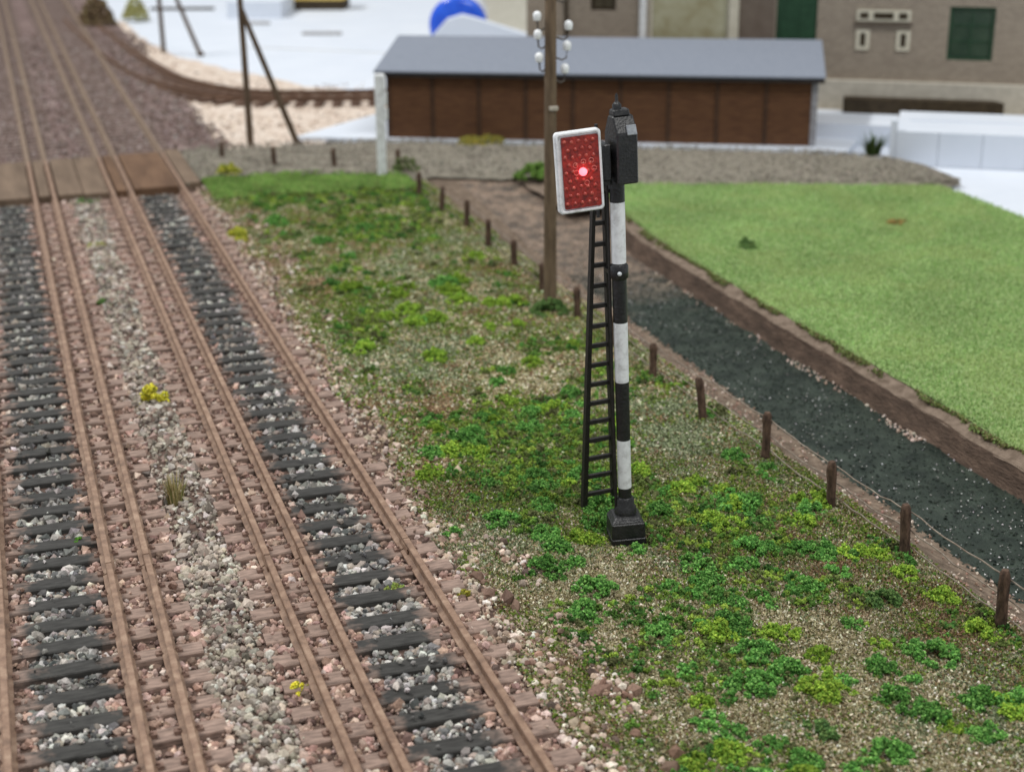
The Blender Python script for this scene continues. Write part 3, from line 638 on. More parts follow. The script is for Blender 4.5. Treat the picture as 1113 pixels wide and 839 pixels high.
# ------------------------------------------------------------------ bushes and tufts (things)
def bush(name, x, y, z, r, h, cols, label, cat='bush', n=None, group=None, size=(0.012, 0.021)):
    m = n or int(900*(r/0.16)**2); p = clump_points(0, 0, 0, r, h, m)
    o = link(name, scatter_mesh(name, OCT, p, RNG.uniform(size[0], size[1], m), np.clip(palette(m, cols, None, 0.17), .003, 1), 0.35), M_foam, loc=(x, y, z))
    return tag(o, label, cat, group)
EM = [(98, 148, 70), (82, 130, 60), (122, 168, 88), (68, 110, 54)]
YG = [(126, 156, 58), (146, 172, 68), (104, 138, 52)]
OL = [(86, 116, 64), (70, 98, 56), (104, 128, 74)]
def mz(x, y): return float(meadow_z(np.array(x), np.array(y)))-0.01
named = [
 (1.38, 12.38, 0.15, EM, 'green foam bush at the rubble edge, lower left of the signal base'),
 (1.88, 11.75, 0.13, EM, 'green foam bush just right of the one at the rubble edge'),
 (2.36, 13.52, 0.09, EM, 'small bright green bush touching the front of the signal base'),
 (0.63, 14.49, 0.10, EM, 'low green bush at the ballast edge beside the right rail'),
 (1.25, 14.69, 0.14, EM, 'bushy green clump between the ballast edge and the ladder foot'),
 (2.60, 18.98, 0.12, EM, 'round green bush in the grey patch left of the ladder middle'),
 (4.53, 15.52, 0.13, EM, 'green bush just below the fence right of the signal post'),
 (4.10, 10.62, 0.17, EM, 'broad dark green bush near the last fence post'),
 (4.80, 10.86, 0.15, YG, 'yellow green bush at the foot of the nearest fence post'),
 (4.84, 11.60, 0.14, YG, 'yellow green bush between the two nearest fence posts'),
 (4.24, 11.70, 0.15, OL, 'olive green bush below the second fence post'),
 (3.61, 12.13, 0.16, EM, 'wide emerald bush in the middle of the right meadow'),
 (2.25, 10.60, 0.17, EM, 'tall emerald bush at the bottom right of the meadow'),
 (2.52, 11.12, 0.16, EM, 'emerald bush behind the tall one at the bottom right'),
 (2.45, 9.75, 0.13, OL, 'olive bush nearest the bottom edge of the photo'),
 (4.45, 21.95, 0.27, OL, 'dark green weeds round the foot of the telegraph pole'),
]
for x, y, r, c, lab in named: bush('bush', x, y, mz(x, y), r*1.22, r*0.95, c, lab, group='bushes in the meadow')
# the remaining clumps read as one mass
rest = [(3.67, 13.12), (4.0, 13.0), (4.19, 12.84), (4.13, 12.38), (3.82, 11.93), (2.81, 13.0), (3.13, 12.8), (2.36, 12.57), (2.73, 12.59), (2.83, 12.13), (3.12, 11.99), (4.44, 11.65), (2.77, 11.18), (2.71, 10.76), (1.8, 11.01), (3.66, 10.24), (2.27, 9.45), (2.49, 9.17), (2.81, 9.31), (1.72, 9.95), (1.96, 9.71), (3.68, 11.37), (3.33, 9.99), (3.5, 10.53), (0.42, 14.59), (1.81, 14.89), (1.04, 16.76), (4.76, 15.13), (1.31, 13.35), (1.0, 12.31), (2.44, 14.67), (2.41, 22.1), (1.95, 27.48), (2.93, 28.25), (1.6, 14.2), (2.0, 15.4), (3.0, 14.3), (1.1, 15.3), (2.9, 19.4), (3.4, 18.2), (1.5, 24.6), (2.2, 26.3), (1.4, 29.2), (3.3, 24.0)]
resty = [(4.52, 12.72), (4.75, 12.64), (4.83, 12.2), (4.83, 11.89), (4.65, 10.78), (3.71, 13.8), (3.53, 13.61), (3.73, 10.92), (2.14, 11.8), (2.36, 11.59), (1.28, 9.65), (1.58, 9.74), (2.82, 10.35), (3.55, 9.48), (1.66, 12.12), (1.67, 11.7), (2.33, 15.4), (1.9, 16.14), (1.57, 16.57), (2.97, 17.77), (0.93, 16.34), (0.8, 16.09), (2.1, 17.6), (3.1, 15.6), (3.5, 14.9), (1.3, 17.5), (2.5, 18.2), (2.0, 13.9), (3.9, 14.2), (4.4, 13.6)]
rb_ = random.Random(5)
rest += [(rb_.uniform(1.6, 4.7), rb_.uniform(9.0, 14.6)) for k in range(34)] + [(rb_.uniform(1.2, 3.6), rb_.uniform(14.4, 18)) for k in range(12)]
resty += [(rb_.uniform(1.4, 4.8), rb_.uniform(8.8, 15)) for k in range(26)] + [(rb_.uniform(1.2, 4.4), rb_.uniform(15, 26)) for k in range(30)]
clear = lambda L: [q for q in L if min((q[0]-n_[0])**2+(q[1]-n_[1])**2 for n_ in named) > 0.40**2]
rest, resty = clear(rest), clear(resty)
pp = []; cc = []
for L, pal in ((rest, EM), (resty, YG)):
    for x, y in L:
        r = RNG.uniform(0.09, 0.21)*(1+0.01*(y-10)); m = int(700*(r/0.15)**2); pp.append(clump_points(x, y, mz(x, y), r, r*0.75, m)); cc.append(palette(m, pal, None, 0.2)*RNG.uniform(0.7, 1.2))
o = link('low_bushes', scatter_mesh('low_bushes', OCT, np.concatenate(pp), RNG.uniform(0.012, 0.021, sum(map(len, pp))), np.clip(np.concatenate(cc), .003, 1), 0.35), M_foam); tag(o, 'emerald and yellow green foam bushes merging into the meadow', 'ground cover', kind='stuff')

YEL = [(214, 204, 60), (230, 222, 90), (190, 182, 54), (160, 160, 60)]
bush('yellow_flower_tuft', -2.0, 19.5, -0.2, 0.17, 0.34, YEL, 'bright yellow tuft between the two tracks', 'flower tuft', size=(0.014, 0.024))
bush('yellow_flower_tuft', -1.60, 11.78, -0.19, 0.09, 0.05, YEL, 'flat yellow patch against the close rail pair near the bottom edge', 'flower tuft', n=200)
bush('yellow_flower_tuft', 0.52, 28.2, -0.25, 0.22, 0.24, [(190, 186, 70), (160, 160, 60), (140, 150, 60)], 'yellow tuft at the meadow corner below the crossing', 'flower tuft', size=(0.02, 0.035))
bush('moss_tuft', -2.05, 28.2, -0.22, 0.20, 0.14, [(160, 158, 80), (130, 132, 66), (146, 146, 110)], 'pale yellow moss between the tracks near the crossing', 'moss', size=(0.02, 0.035))
bush('moss_tuft', -2.25, 24.4, -0.22, 0.10, 0.14, OL, 'small dark green tuft between the tracks below the pale moss', 'moss', size=(0.016, 0.028))
bush('moss_tuft', -2.0, 32.0, -0.22, 0.30, 0.10, OL, 'low green moss against the crossing panels between the tracks', 'moss', size=(0.02, 0.04))
bush('moss_tuft', -3.22, 15.5, -0.17, 0.05, 0.03, [(90, 140, 50), (76, 120, 44)], 'tiny green moss spot on a sleeper of the left track', 'moss', n=70)
bush('moss_tuft', -0.32, 13.35, -0.18, 0.08, 0.03, [(120, 140, 70), (140, 150, 80)], 'pale green moss on a sleeper beside the right rail', 'moss', n=120)
bush('moss_tuft', 0.30, 13.0, -0.2, 0.07, 0.05, [(150, 144, 60), (126, 124, 54)], 'yellowish moss in the ballast right of the right rail', 'moss', n=110)
bush('bush', 9.15, 24.35, -0.24, 0.16, 0.16, OL, 'small dark green weed alone on the smooth field', 'bush', size=(0.016, 0.03))
bush('turf_crumb', 12.67, 25.0, -0.24, 0.16, 0.05, [(150, 126, 78), (124, 112, 66)], 'brown crumb of turf lying on the field', 'turf crumb', n=120, size=(0.02, 0.035))
bush('bush', 7.5, 31.3, -0.2, 0.36, 0.30, [(92, 124, 58), (76, 106, 48), (110, 138, 70)], 'soft green bush at the roadside behind the telegraph pole', 'bush', size=(0.02, 0.04))
bush('bush', 5.05, 33.0, -0.22, 0.24, 0.34, [(92, 104, 66), (76, 90, 56), (108, 116, 78)], 'grey green bush beside the white post', 'bush', size=(0.02, 0.04))
bush('bush', 1.2, 33.9, -0.22, 0.28, 0.26, [(150, 150, 60), (124, 136, 52), (170, 164, 70)], 'yellow green bush by the fence end next to the crossing', 'bush', size=(0.02, 0.04))
bush('moss_tuft', 7.6, 35.45, -0.2, 0.5, 0.16, [(158, 146, 66), (134, 126, 60), (120, 120, 66)], 'yellow moss along the foot of the brown shed', 'moss', n=900, size=(0.025, 0.045))
bush('bush', 0.7, 64.5, -0.25, 0.9, 1.3, [(112, 94, 74), (92, 76, 60), (124, 112, 80)], 'brown scrub bush beside the far end of the tracks', 'bush', n=1800, size=(0.04, 0.08))
bush('bush', 2.4, 66.5, -0.25, 0.7, 0.9, [(168, 166, 112), (146, 144, 98)], 'yellowish scrub behind the farthest stay pole', 'bush', n=900, size=(0.04, 0.08))

def blades(name, x, y, z, n, r, h, cols, label, cat, lean=0.5, wide=1.0):
    V = []; Fc = []; cols4 = []
    for i in range(n):
        a = random.uniform(0, 2*math.pi); q = r*0.35*math.sqrt(random.random()); bx, by = q*math.cos(a), q*math.sin(a)
        hh = h*random.uniform(0.55, 1.0); l = r*random.uniform(0.2, 1.0)*lean; wv = random.uniform(0.005, 0.010)*wide; c = lin(random.choice(cols))
        dx, dy = math.cos(a)*l, math.sin(a)*l; px, py = -math.sin(a)*wv, math.cos(a)*wv; o = len(V)
        V += [(bx-px, by-py, 0), (bx+px, by+py, 0), (bx+dx*.35+px*.8, by+dy*.35+py*.8, hh*.6), (bx+dx*.35-px*.8, by+dy*.35-py*.8, hh*.6), (bx+dx, by+dy, hh)]
        Fc += [(o, o+1, o+2, o+3), (o+3, o+2, o+4)]; cols4 += [c+(1,)]*5
    me = bpy.data.meshes.new(name); me.from_pydata(V, [], Fc); at = me.attributes.new('col', 'FLOAT_COLOR', 'POINT'); at.data.foreach_set('color', np.array(cols4, np.float32).reshape(-1))
    return tag(link(name, me, M_foam, loc=(x, y, z)), label, cat)
blades('grass_tuft', -2.12, 16.15, -0.2, 130, 0.26, 0.40, [(164, 150, 104), (140, 130, 84), (186, 172, 130), (128, 132, 80)], 'dry olive grass tuft between the tracks', 'grass tuft')
blades('weed', 15.60, 30.70, -0.2, 70, 0.42, 0.55, [(70, 88, 50), (88, 104, 60), (56, 72, 42)], 'dark leafy weed at the end of the road by the white platform', 'weed', 1.0, 3.2)

# small ring of wire lying on a sleeper
mb = MB(); ring = [(0.055*math.cos(2*math.pi*k/18), 0.04*math.sin(2*math.pi*k/18), 0.01+0.01*(k % 2)) for k in range(17)]
tag(link('wire_ring', mb.tube(ring, 0.009, 6).mesh('wire_ring'), M_black, loc=(-3.30, 12.42, SL_TOP+0.005)), 'tiny black wire ring lying on a sleeper of the left track', 'wire ring')

# ------------------------------------------------------------------ fence
fence = thing('wire_fence', 'low fence of dark wooden posts and wires along the ditch', 'fence', (4.85, 20, -0.32))
FP = [(5.04, 10.89, .31), (5.03, 12.55, .27), (4.93, 13.92, .24), (4.89, 15.44, .28), (4.77, 16.92, .25), (4.8, 18.64, .17), (4.79, 20.1, .17), (4.78, 21.56, .2), (4.77, 23.16, .17), (4.83, 24.81, .18), (4.83, 26.31, .2), (4.89, 27.88, .22), (4.78, 29.24, .2), (4.74, 30.77, .2), (4.91, 33.2, .24), (3.58, 33.76, .24), (2.34, 34.44, .24), (1.34, 35.7, .2), (5.05, 9.3, .3), (5.06, 7.7, .3)]
pm = []
for k in range(4):
    r = random.Random(k); mb = MB(); n = 9; prof = [(0.066, 0), (0.058, 0.1), (0.053, 0.30), (0.055, 0.47), (0.058, 0.50), (0.052, 0.565), (0.034, 0.60)]
    mb.lathe(prof, n=n); mb.v = [(a+r.uniform(-.006, .006), b2+r.uniform(-.006, .006), c) for a, b2, c in mb.v]
    me = mb.mesh('post', smooth=True); me.materials.append(M_dkwood); pm.append(me)
tops = {}
for k, (x, y, zt) in enumerate(FP):
    zb = (mz(x, y) if y < 33 else -0.24)-0.04; h = zt-zb
    rx, ry = random.uniform(-.05, .05), random.uniform(-.05, .05)
    if k == 4: ry = 0.13
    if k == 5: ry = 0.06
    o = link('post', random.choice(pm), None, fence, (x-4.85, y-20, zb+0.32), (rx, ry, random.uniform(0, 6))); o.scale = (1, 1, h/0.6)
    o.rotation_mode = 'ZYX' if False else 'XYZ'
    tops[k] = (x+math.sin(ry)*h*0.85, y-math.sin(rx)*h*0.85, zb+h*0.86, zb+h*0.55, zb+h*0.26)
M_earth = attr_material('post_foot_earth', mottle=0.3)
order = [19, 18] + list(range(0, 18))
for lev in (2, 3, 4):
    for a, b2 in zip(order[:-1], order[1:]):
        p, q = tops[a], tops[b2]; pts = []
        for k in range(9):
            t = k/8; sag = 4*t*(1-t)*random.uniform(0.02, 0.035); jit = random.uniform(-.008, .008)
            pts.append((p[0]*(1-t)+q[0]*t+0.045+jit-4.85, p[1]*(1-t)+q[1]*t-20, p[lev]*(1-t)+q[lev]*t-sag+jit+0.32))
        part('wire', MB().tube(pts, 0.0085, 5), M_wire, fence)
pp = []
for k, (x, y, zt) in enumerate(FP[:14]): pp.append(clump_points(x, y, mz(x, y)-0.01, 0.075, 0.06, 90))
pp = np.concatenate(pp)
o = link('post_foot_dirt', scatter_mesh('post_foot_dirt', OCT, pp, RNG.uniform(0.012, 0.024, len(pp)), palette(len(pp), [(52, 42, 36), (74, 60, 50), (66, 70, 40)], None, .15)), M_foam); tag(o, 'dark dirt heaped at the feet of the fence posts', 'dirt', kind='stuff')

# ------------------------------------------------------------------ colour light signal
TILT = math.radians(-2.6)
sig = thing('railway_signal', 'black and white banded signal post with ladder and red lit board', 'signal', (2.39, 13.85, -0.30), (0, TILT, 0))
L0 = 0.30   # local z = world z + 0.30 at the foot
# base block
mb = MB(); hw = 0.185
for z0, z1, a, b2 in ((0.0, 0.10, hw, hw), (0.10, 0.27, hw, hw-0.01), (0.27, 0.33, hw-0.01, hw-0.055)):
    v = [(-a, -a, z0), (a, -a, z0), (a, a, z0), (-a, a, z0), (-b2, -b2, z1), (b2, -b2, z1), (b2, b2, z1), (-b2, b2, z1)]
    mb.add(v, [(0, 3, 2, 1), (4, 5, 6, 7), (0, 1, 5, 4), (1, 2, 6, 5), (2, 3, 7, 6), (3, 0, 4, 7)])
rb = math.radians(-12)
base = part('base', mb, M_black, sig, bevel=0.012, rot=(0, 0, rb))
part('collar', MB().lathe([(0.118, 0.32), (0.118, 0.40), (0.098, 0.42), (0.096, 0.50), (0.078, 0.52)], n=18), M_black, sig, smooth=True)
def band(z0, z1, r0, r1, mat): return part('post_band', MB().lathe([(r0, z0), (r1, z1)], n=20), mat, sig, smooth=True)
rr = lambda z: 0.070 + 0.0015*z
cuts = [(0.50, 0.63, M_black), (0.63, 1.18, M_whitepaint), (1.18, 1.83, M_black), (1.83, 2.48, M_whitepaint), (2.48, 3.11, M_black), (3.11, 3.74, M_whitepaint), (3.74, 4.02, M_black)]
for z0, z1, m in cuts: band(z0, z1, rr(z0), rr(z1), m)
part('joint_collar', MB().lathe([(0.078, 2.94), (0.094, 2.96), (0.094, 3.08), (0.078, 3.10)], n=18), M_black, sig, smooth=True)
part('bolt', MB().lathe([(0.02, 0), (0.022, 0.02), (0.012, 0.035)], n=10), material('bright_rivet', (200, 204, 208), rough=0.3, spec=0.6), sig, loc=(-0.035, -0.086, 3.02), rot=(math.radians(90), 0, 0))
# lamp housing with sloped cap and finial
mb = MB()
def pris(mb, prof, x0, x1):
    k = len(prof); v = [(x0, y, z) for y, z in prof]+[(x1, y, z) for y, z in prof]
    return mb.add(v, [tuple(range(k)), tuple(reversed(range(k, 2*k)))]+[(i, (i+1) % k, k+(i+1) % k, k+i) for i in range(k)])
pris(mb, [(-0.17, 3.94), (0.16, 3.96), (0.16, 4.42), (0.06, 4.60), (-0.06, 4.60), (-0.17, 4.44)], -0.055, 0.165)
housing = part('lamp_housing', mb, M_black, sig, bevel=0.014)
part('housing_cap', pris(MB(), [(-0.075, 4.595), (0.075, 4.595), (0.055, 4.66), (-0.055, 4.66)], -0.04, 0.13), M_black, sig, bevel=0.012)
part('finial', MB().lathe([(0.045, 4.655), (0.045, 4.70), (0.03, 4.72), (0.016, 4.735), (0.014, 4.79), (0.006, 4.81)], n=14), M_black, sig, smooth=True, loc=(0.02, 0, 0))
part('maker_plate', MB().box(0.0, 0.10, -0.012, 0.012, -0.05, 0.05), material('grey_plate', (128, 132, 138), (160, 164, 168), scale=30, rough=0.5), sig, bevel=0.004, loc=(0.055, -0.155, 4.47), rot=(math.radians(-24), 0, 0))
part('rear_box', MB().box(-0.165, -0.085, -0.09, 0.12, 3.98, 4.34), M_black, sig, bevel=0.012)
part('ladder_top_rod', MB().tube([(-0.20, 0.02, 3.6), (-0.195, 0.02, 4.53)], 0.018, 8), M_black, sig)
part('bracket', MB().box(-0.47, -0.08, -0.03, 0.03, 4.10, 4.16), M_black, sig)
part('bracket', MB().box(-0.47, -0.08, -0.03, 0.03, 3.92, 3.97), M_black, sig)
# board: rounded white tray with a bumpy red insert facing down the line
bd = bpy.data.objects.new('signal_board', None)
def rounded(w_, h_, r, n=5):
    P = []
    for cx, cz, a0 in ((w_-r, h_-r, 0), (-w_+r, h_-r, 90), (-w_+r, -h_+r, 180), (w_-r, -h_+r, 270)):
        for k in range(n+1): t = math.radians(a0+90*k/n); P.append((cx+r*math.cos(t), cz+r*math.sin(t)))
    return P
def tray(w_, h_, r, depth, rim, inner):
    """plate with a raised rim: rings of outline points from back to recessed centre (front is -y)"""
    rings = [(w_-0.012, h_-0.012, r, depth), (w_, h_, r, depth-0.01), (w_, h_, r, 0.012), (w_-0.012, h_-0.012, r, 0.0), (w_-rim+0.008, h_-rim+0.008, r*0.7, 0.0), (w_-rim, h_-rim, r*0.7, inner)]
    V = []; Fc = []
    for a, b2, rr_, y in rings: V += [(x, y, z) for x, z in rounded(a, b2, rr_)]
    k = len(V)//len(rings)
    for i in range(len(rings)-1):
        for j in range(k): Fc.append((i*k+j, i*k+(j+1) % k, (i+1)*k+(j+1) % k, (i+1)*k+j))
    Fc += [tuple(range(k)), tuple((len(rings)-1)*k+j for j in reversed(range(k)))]
    return MB().add(V, Fc)
BR = (0, math.radians(-1.6), math.radians(-3))
BL = (-0.455, -0.19, 4.13)
board = part('signal_board', tray(0.232, 0.400, 0.040, 0.075, 0.034, 0.022), M_whitepaint, sig, loc=BL, rot=BR)
# red insert with rows of lens bumps
M_red = material('red_reflector', (96, 14, 12), (168, 46, 34), scale=17, rough=0.3, spec=0.5, bump=0.3, bscale=50)
mb = MB(); V = rounded(0.186, 0.352, 0.015, 2); k = len(V)
ins_y = 0.002
mb.add([(x+0.016, 0.03, z-0.004) for x, z in V]+[(x+0.016, ins_y, z-0.004) for x, z in V], [tuple(range(k)), tuple(reversed(range(k, 2*k)))]+[(i, (i+1) % k, k+(i+1) % k, k+i) for i in range(k)])
insert = part('red_panel', mb, M_red, board)
M_bump = material('red_lens_bump', (146, 42, 34), (190, 90, 76), scale=24, rough=0.2, spec=0.6)
def lens(r):
    mb = MB(); mb.lathe([(r, 0), (r*0.85, r*0.35), (r*0.5, r*0.6), (r*0.12, r*0.7)], n=10); return mb.mesh('lens', smooth=True)
lm = lens(0.021); lm.materials.append(M_bump)
for i in range(5):
    for j in range(9):
        x = -0.14+0.073*i + (0.03 if j % 2 else -0.004) + random.uniform(-.006, .006); z = -0.30+0.075*j
        if abs(x-0.01) > 0.165 or (abs(x-0.015) < 0.05 and abs(z-0.0) < 0.05): continue
        link('lens', lm, None, insert, (x, ins_y, z+random.uniform(-.008, .008)), (math.radians(90), 0, 0))
rm = MB(); rm.tube([(0.024*math.cos(2*math.pi*k/16), 0, 0.024*math.sin(2*math.pi*k/16)) for k in range(17)], 0.004, 6, False)
rmm = rm.mesh('lens_ring'); rmm.materials.append(material('pale_red_ring', (206, 120, 110), rough=0.3))
for x, z in ((-0.055, -0.005), (0.125, 0.02), (0.045, -0.115), (-0.06, 0.07), (0.1, 0.10), (0.02, 0.095)): link('lens_ring', rmm, None, insert, (x+0.018, ins_y-0.003, z), (0, 0, 0))
me_ = bpy.data.materials.new('lit_red_lamp'); me_.use_nodes = True; b = me_.node_tree.nodes['Principled BSDF']
b.inputs['Base Color'].default_value = (0.9, 0.15, 0.15, 1); b.inputs['Emission Color'].default_value = (1.0, 0.13, 0.17, 1); b.inputs['Emission Strength'].default_value = 3.2
led = MB().lathe([(0.040, 0), (0.040, 0.02), (0.032, 0.04), (0.018, 0.052), (0.004, 0.056)], n=18)
led = part('red_lamp', led, me_, insert, smooth=True, loc=(0.028, ins_y, 0.0), rot=(math.radians(90), 0, 0))
led['label'] = 'glowing red lamp'
pl = bpy.data.lights.new('red_lamp_glow', 'POINT'); pl.energy = 0.35; pl.color = (1, 0.06, 0.10); pl.shadow_soft_size = 0.03
plo = bpy.data.objects.new('red_lamp_glow', pl); COL.objects.link(plo); plo.parent = insert; plo.location = (0.028, -0.10, 0)
# ladder on the far side of the post, wide at the foot
lad = thing('ladder', 'x', 'ladder'); COL.objects.unlink(lad); bpy.data.objects.remove(lad)
def lp(s, z):  # local position of the stile: s = -1 left, 1 right
    t = z/4.2; hwid = 0.185*(1-t)+0.045*t; cx = -0.005*(1-t)-0.12*t; y = 0.85*(1-t)+0.16*t
    # the ladder foot stands upright in the world: undo the post's lean near the ground
    return (cx + s*hwid + 0.03*(1-t), y, z)
lroot = MB()
zz = [0.04+4.16*k/8 for k in range(9)]
def stile(s, ztop):
    mb = MB(); zs = [0.02+(ztop-0.02)*k/8 for k in range(9)]
    for a, b2 in zip(zs[:-1], zs[1:]):
        p, q = lp(s, a), lp(s, b2); hw_, hd = 0.028*(1-a/9), 0.038
        v = [(p[0]-hw_, p[1]-hd, p[2]), (p[0]+hw_, p[1]-hd, p[2]), (p[0]+hw_, p[1]+hd, p[2]), (p[0]-hw_, p[1]+hd, p[2]), (q[0]-hw_, q[1]-hd, q[2]), (q[0]+hw_, q[1]-hd, q[2]), (q[0]+hw_, q[1]+hd, q[2]), (q[0]-hw_, q[1]+hd, q[2])]
        mb.add(v, [(0, 3, 2, 1), (4, 5, 6, 7), (0, 1, 5, 4), (1, 2, 6, 5), (2, 3, 7, 6), (3, 0, 4, 7)])
    return mb
M_ladder = material('ladder_black', (24, 22, 22), (44, 40, 38), scale=20, rough=0.55, bump=0.2, spec=0.35)
ladder = part('ladder', stile(-1, 3.9), M_ladder, sig)
part('stile', stile(1, 4.25), M_ladder, ladder)
z = 0.22
while z < 3.95:
    p, q = lp(-1, z), lp(1, z); part('rung', MB().box(p[0], q[0], p[1]-0.022, p[1]+0.022, z-0.022, z+0.022), M_ladder, ladder); z += 0.232
for z in (2.95, 3.85): 
    p = lp(1, z); part('ladder_stay', MB().box(p[0]-0.03, 0.02, 0.02, p[1], z-0.02, z+0.02), M_black, sig)
part('conduit', MB().tube([(-0.10, 0.02, 0.3), (-0.095, 0.03, 2.2), (-0.09, 0.03, 4.0)], 0.015, 8), M_ladder, sig)

# ------------------------------------------------------------------ telegraph pole
tp = thing('telegraph_pole', 'tall wooden telegraph pole with six white insulators behind the signal', 'telegraph pole', (4.49, 22.03, -0.35))
part('pole', MB().lathe([(0.105, 0), (0.10, 1.5), (0.092, 3.5), (0.085, 5.4), (0.06, 5.46)], n=14), M_pole, tp, smooth=True)
part('cable_clip', MB().box(-0.05, 0.09, -0.115, -0.075, 3.26, 3.33), material('clip', (176, 168, 156), rough=0.6), tp, bevel=0.01)
ang = math.radians(-16); ux, uy = math.cos(ang), math.sin(ang)
ip = MB().lathe([(0.03, 0), (0.055, 0.01), (0.062, 0.05), (0.066, 0.085), (0.055, 0.12), (0.03, 0.14), (0.012, 0.145)], n=14).mesh('insulator', smooth=True); ip.materials.append(M_insul)
M_iron = material('bracket_iron', (88, 82, 76), rough=0.6)
for s, zz in ((-0.20, 4.31), (0.27, 4.17), (-0.19, 4.04), (0.25, 3.87), (-0.17, 3.70), (0.22, 3.53), (-0.2, 4.86), (0.25, 4.72)):
    z = zz+0.35; sg = 1 if s > 0 else -1
    pts = [(0.07*sg*ux, 0.07*sg*uy, z-0.17), (s*0.7*ux, s*0.7*uy, z-0.21), (s*0.95*ux, s*0.95*uy, z-0.18), (s*ux, s*uy, z-0.06)]
    br = part('insulator_bracket', MB().tube(pts, 0.014, 6), M_iron, tp)
    link('insulator', ip, None, br, (s*ux, s*uy, z-0.07))

# ------------------------------------------------------------------ stayed poles by the siding
for (x, y), (sx, sy), zj, lab in (((2.29, 37.45), (3.41, 37.1), 3.02, 'nearer brown pole propped by a slanting strut behind the road'), ((2.29, 55.64), (3.44, 54.7), 3.3, 'farther brown pole with slanting strut at the top left')):
    r0 = thing('stayed_pole', lab, 'pole', (x, y, -0.32), group='stayed poles by the siding')
    part('pole', MB().tube([(0, 0, 0), (-0.02, 0, 2.5), (-0.05, 0, 5.2)], [0.085, 0.075, 0.06], 10), M_stay, r0, smooth=True)
    part('strut', MB().tube([(sx-x, sy-y, 0), (-0.03, -0.09, zj+0.3)], [0.08, 0.065], 10), M_stay, r0, smooth=True)
    part('strut_foot', MB().lathe([(0.13, 0), (0.12, 0.10), (0.08, 0.14)], c=(sx-x, sy-y, 0), n=10), M_stay, r0)

# white flaking post beside the shed
wp = thing('white_post', 'white flaking post standing before the shed corner', 'post', (4.42, 32.70, -0.30), (0, 0, math.radians(-18)))
part('shaft', MB().box(-0.10, 0.10, -0.08, 0.08, 0, 2.30), M_whitepaint, wp, bevel=0.015)
for k, (dz, hh, dx) in enumerate(((2.12, 0.34, 0.05), (1.78, 0.30, 0.035), (1.45, 0.26, 0.045))):
    part('paint_flake', MB().box(0.06, 0.10+dx, -0.10, 0.02, dz-hh/2, dz+hh/2), M_whitepaint, wp, bevel=0.02, rot=(0, random.uniform(-.03, .03), 0))

# ------------------------------------------------------------------ brown shed
shed = thing('shed', 'long brown boarded shed with pale blue grey roof', 'shed', (5.61, 36.86, -0.185), (0, 0, math.radians(-27)))
LSH, DSH = 10.36, 2.55; zf, zb = 1.62, 2.06
core = MB(); core.add([(0.02, 0.02, 0), (LSH-0.02, 0.02, 0), (LSH-0.02, DSH, 0), (0.02, DSH, 0), (0.02, 0.02, zf), (LSH-0.02, 0.02, zf), (LSH-0.02, DSH, zb), (0.02, DSH, zb)], [(0, 3, 2, 1), (4, 5, 6, 7), (0, 1, 5, 4), (1, 2, 6, 5), (2, 3, 7, 6), (3, 0, 4, 7)])
part('wall', core, M_batten, shed)
nb = 9; wb = LSH/nb
pm_ = MB(); nbd = 14; bh = zf/nbd
for k in range(nbd):
    z0 = k*bh; t0, t1 = 0.030, 0.012
    pm_.add([(0.03, -t0, z0+0.006), (wb-0.03, -t0, z0+0.006), (wb-0.03, -t1, z0+bh), (0.03, -t1, z0+bh), (0.03, 0.02, z0+0.006), (wb-0.03, 0.02, z0+0.006), (wb-0.03, 0.02, z0+bh), (0.03, 0.02, z0+bh)], [(0, 1, 2, 3), (0, 4, 5, 1), (3, 2, 6, 7), (0, 3, 7, 4), (1, 5, 6, 2)])
pmm = pm_.mesh('wall_panel'); pmm.materials.append(M_shed)
for k in range(nb): link('wall_panel', pmm, None, shed, (k*wb, 0, 0))
for k in range(nb+1):
    xx = min(max(k*wb, 0.05), LSH-0.05); part('batten', MB().box(xx-0.045, xx+0.045, -0.055, 0.0, 0, zf), M_batten if k < nb else M_greywood, shed, bevel=0.006)
# right end wall boards
em = MB()
for k in range(14):
    z0 = k*bh; em.box(LSH-0.02, LSH+0.02, 0.05, DSH-0.02, z0+0.01, z0+bh-0.005)
part('end_wall', em, M_shed, shed)
part('corner_board', MB().box(LSH-0.01, LSH+0.05, -0.05, 0.12, 0, zf), M_greywood, shed, bevel=0.006)
ov = 0.26
M_dkeave = material('dark_eave_strip', (36, 32, 32), (50, 46, 44), scale=5)
rf = MB()
def rz(y): return zf+0.03+(zb-zf)*y/DSH
v = [(-ov, -0.22, rz(-0.22)), (LSH+0.20, -0.22, rz(-0.22)), (LSH+0.20, DSH+0.12, rz(DSH+0.12)), (-ov, DSH+0.12, rz(DSH+0.12))]
rf.add(v+[(a, b2, c+0.05) for a, b2, c in v], [(0, 3, 2, 1), (4, 5, 6, 7), (0, 1, 5, 4), (1, 2, 6, 5), (2, 3, 7, 6), (3, 0, 4, 7)])
roof = part('roof', rf, M_roof, shed, bevel=0.008)
part('eave_strip', MB().box(-ov+0.02, LSH+0.18, -0.20, -0.16, zf-0.11, zf-0.005), M_dkeave, shed)  # added strip that draws the dark line below the roof edge

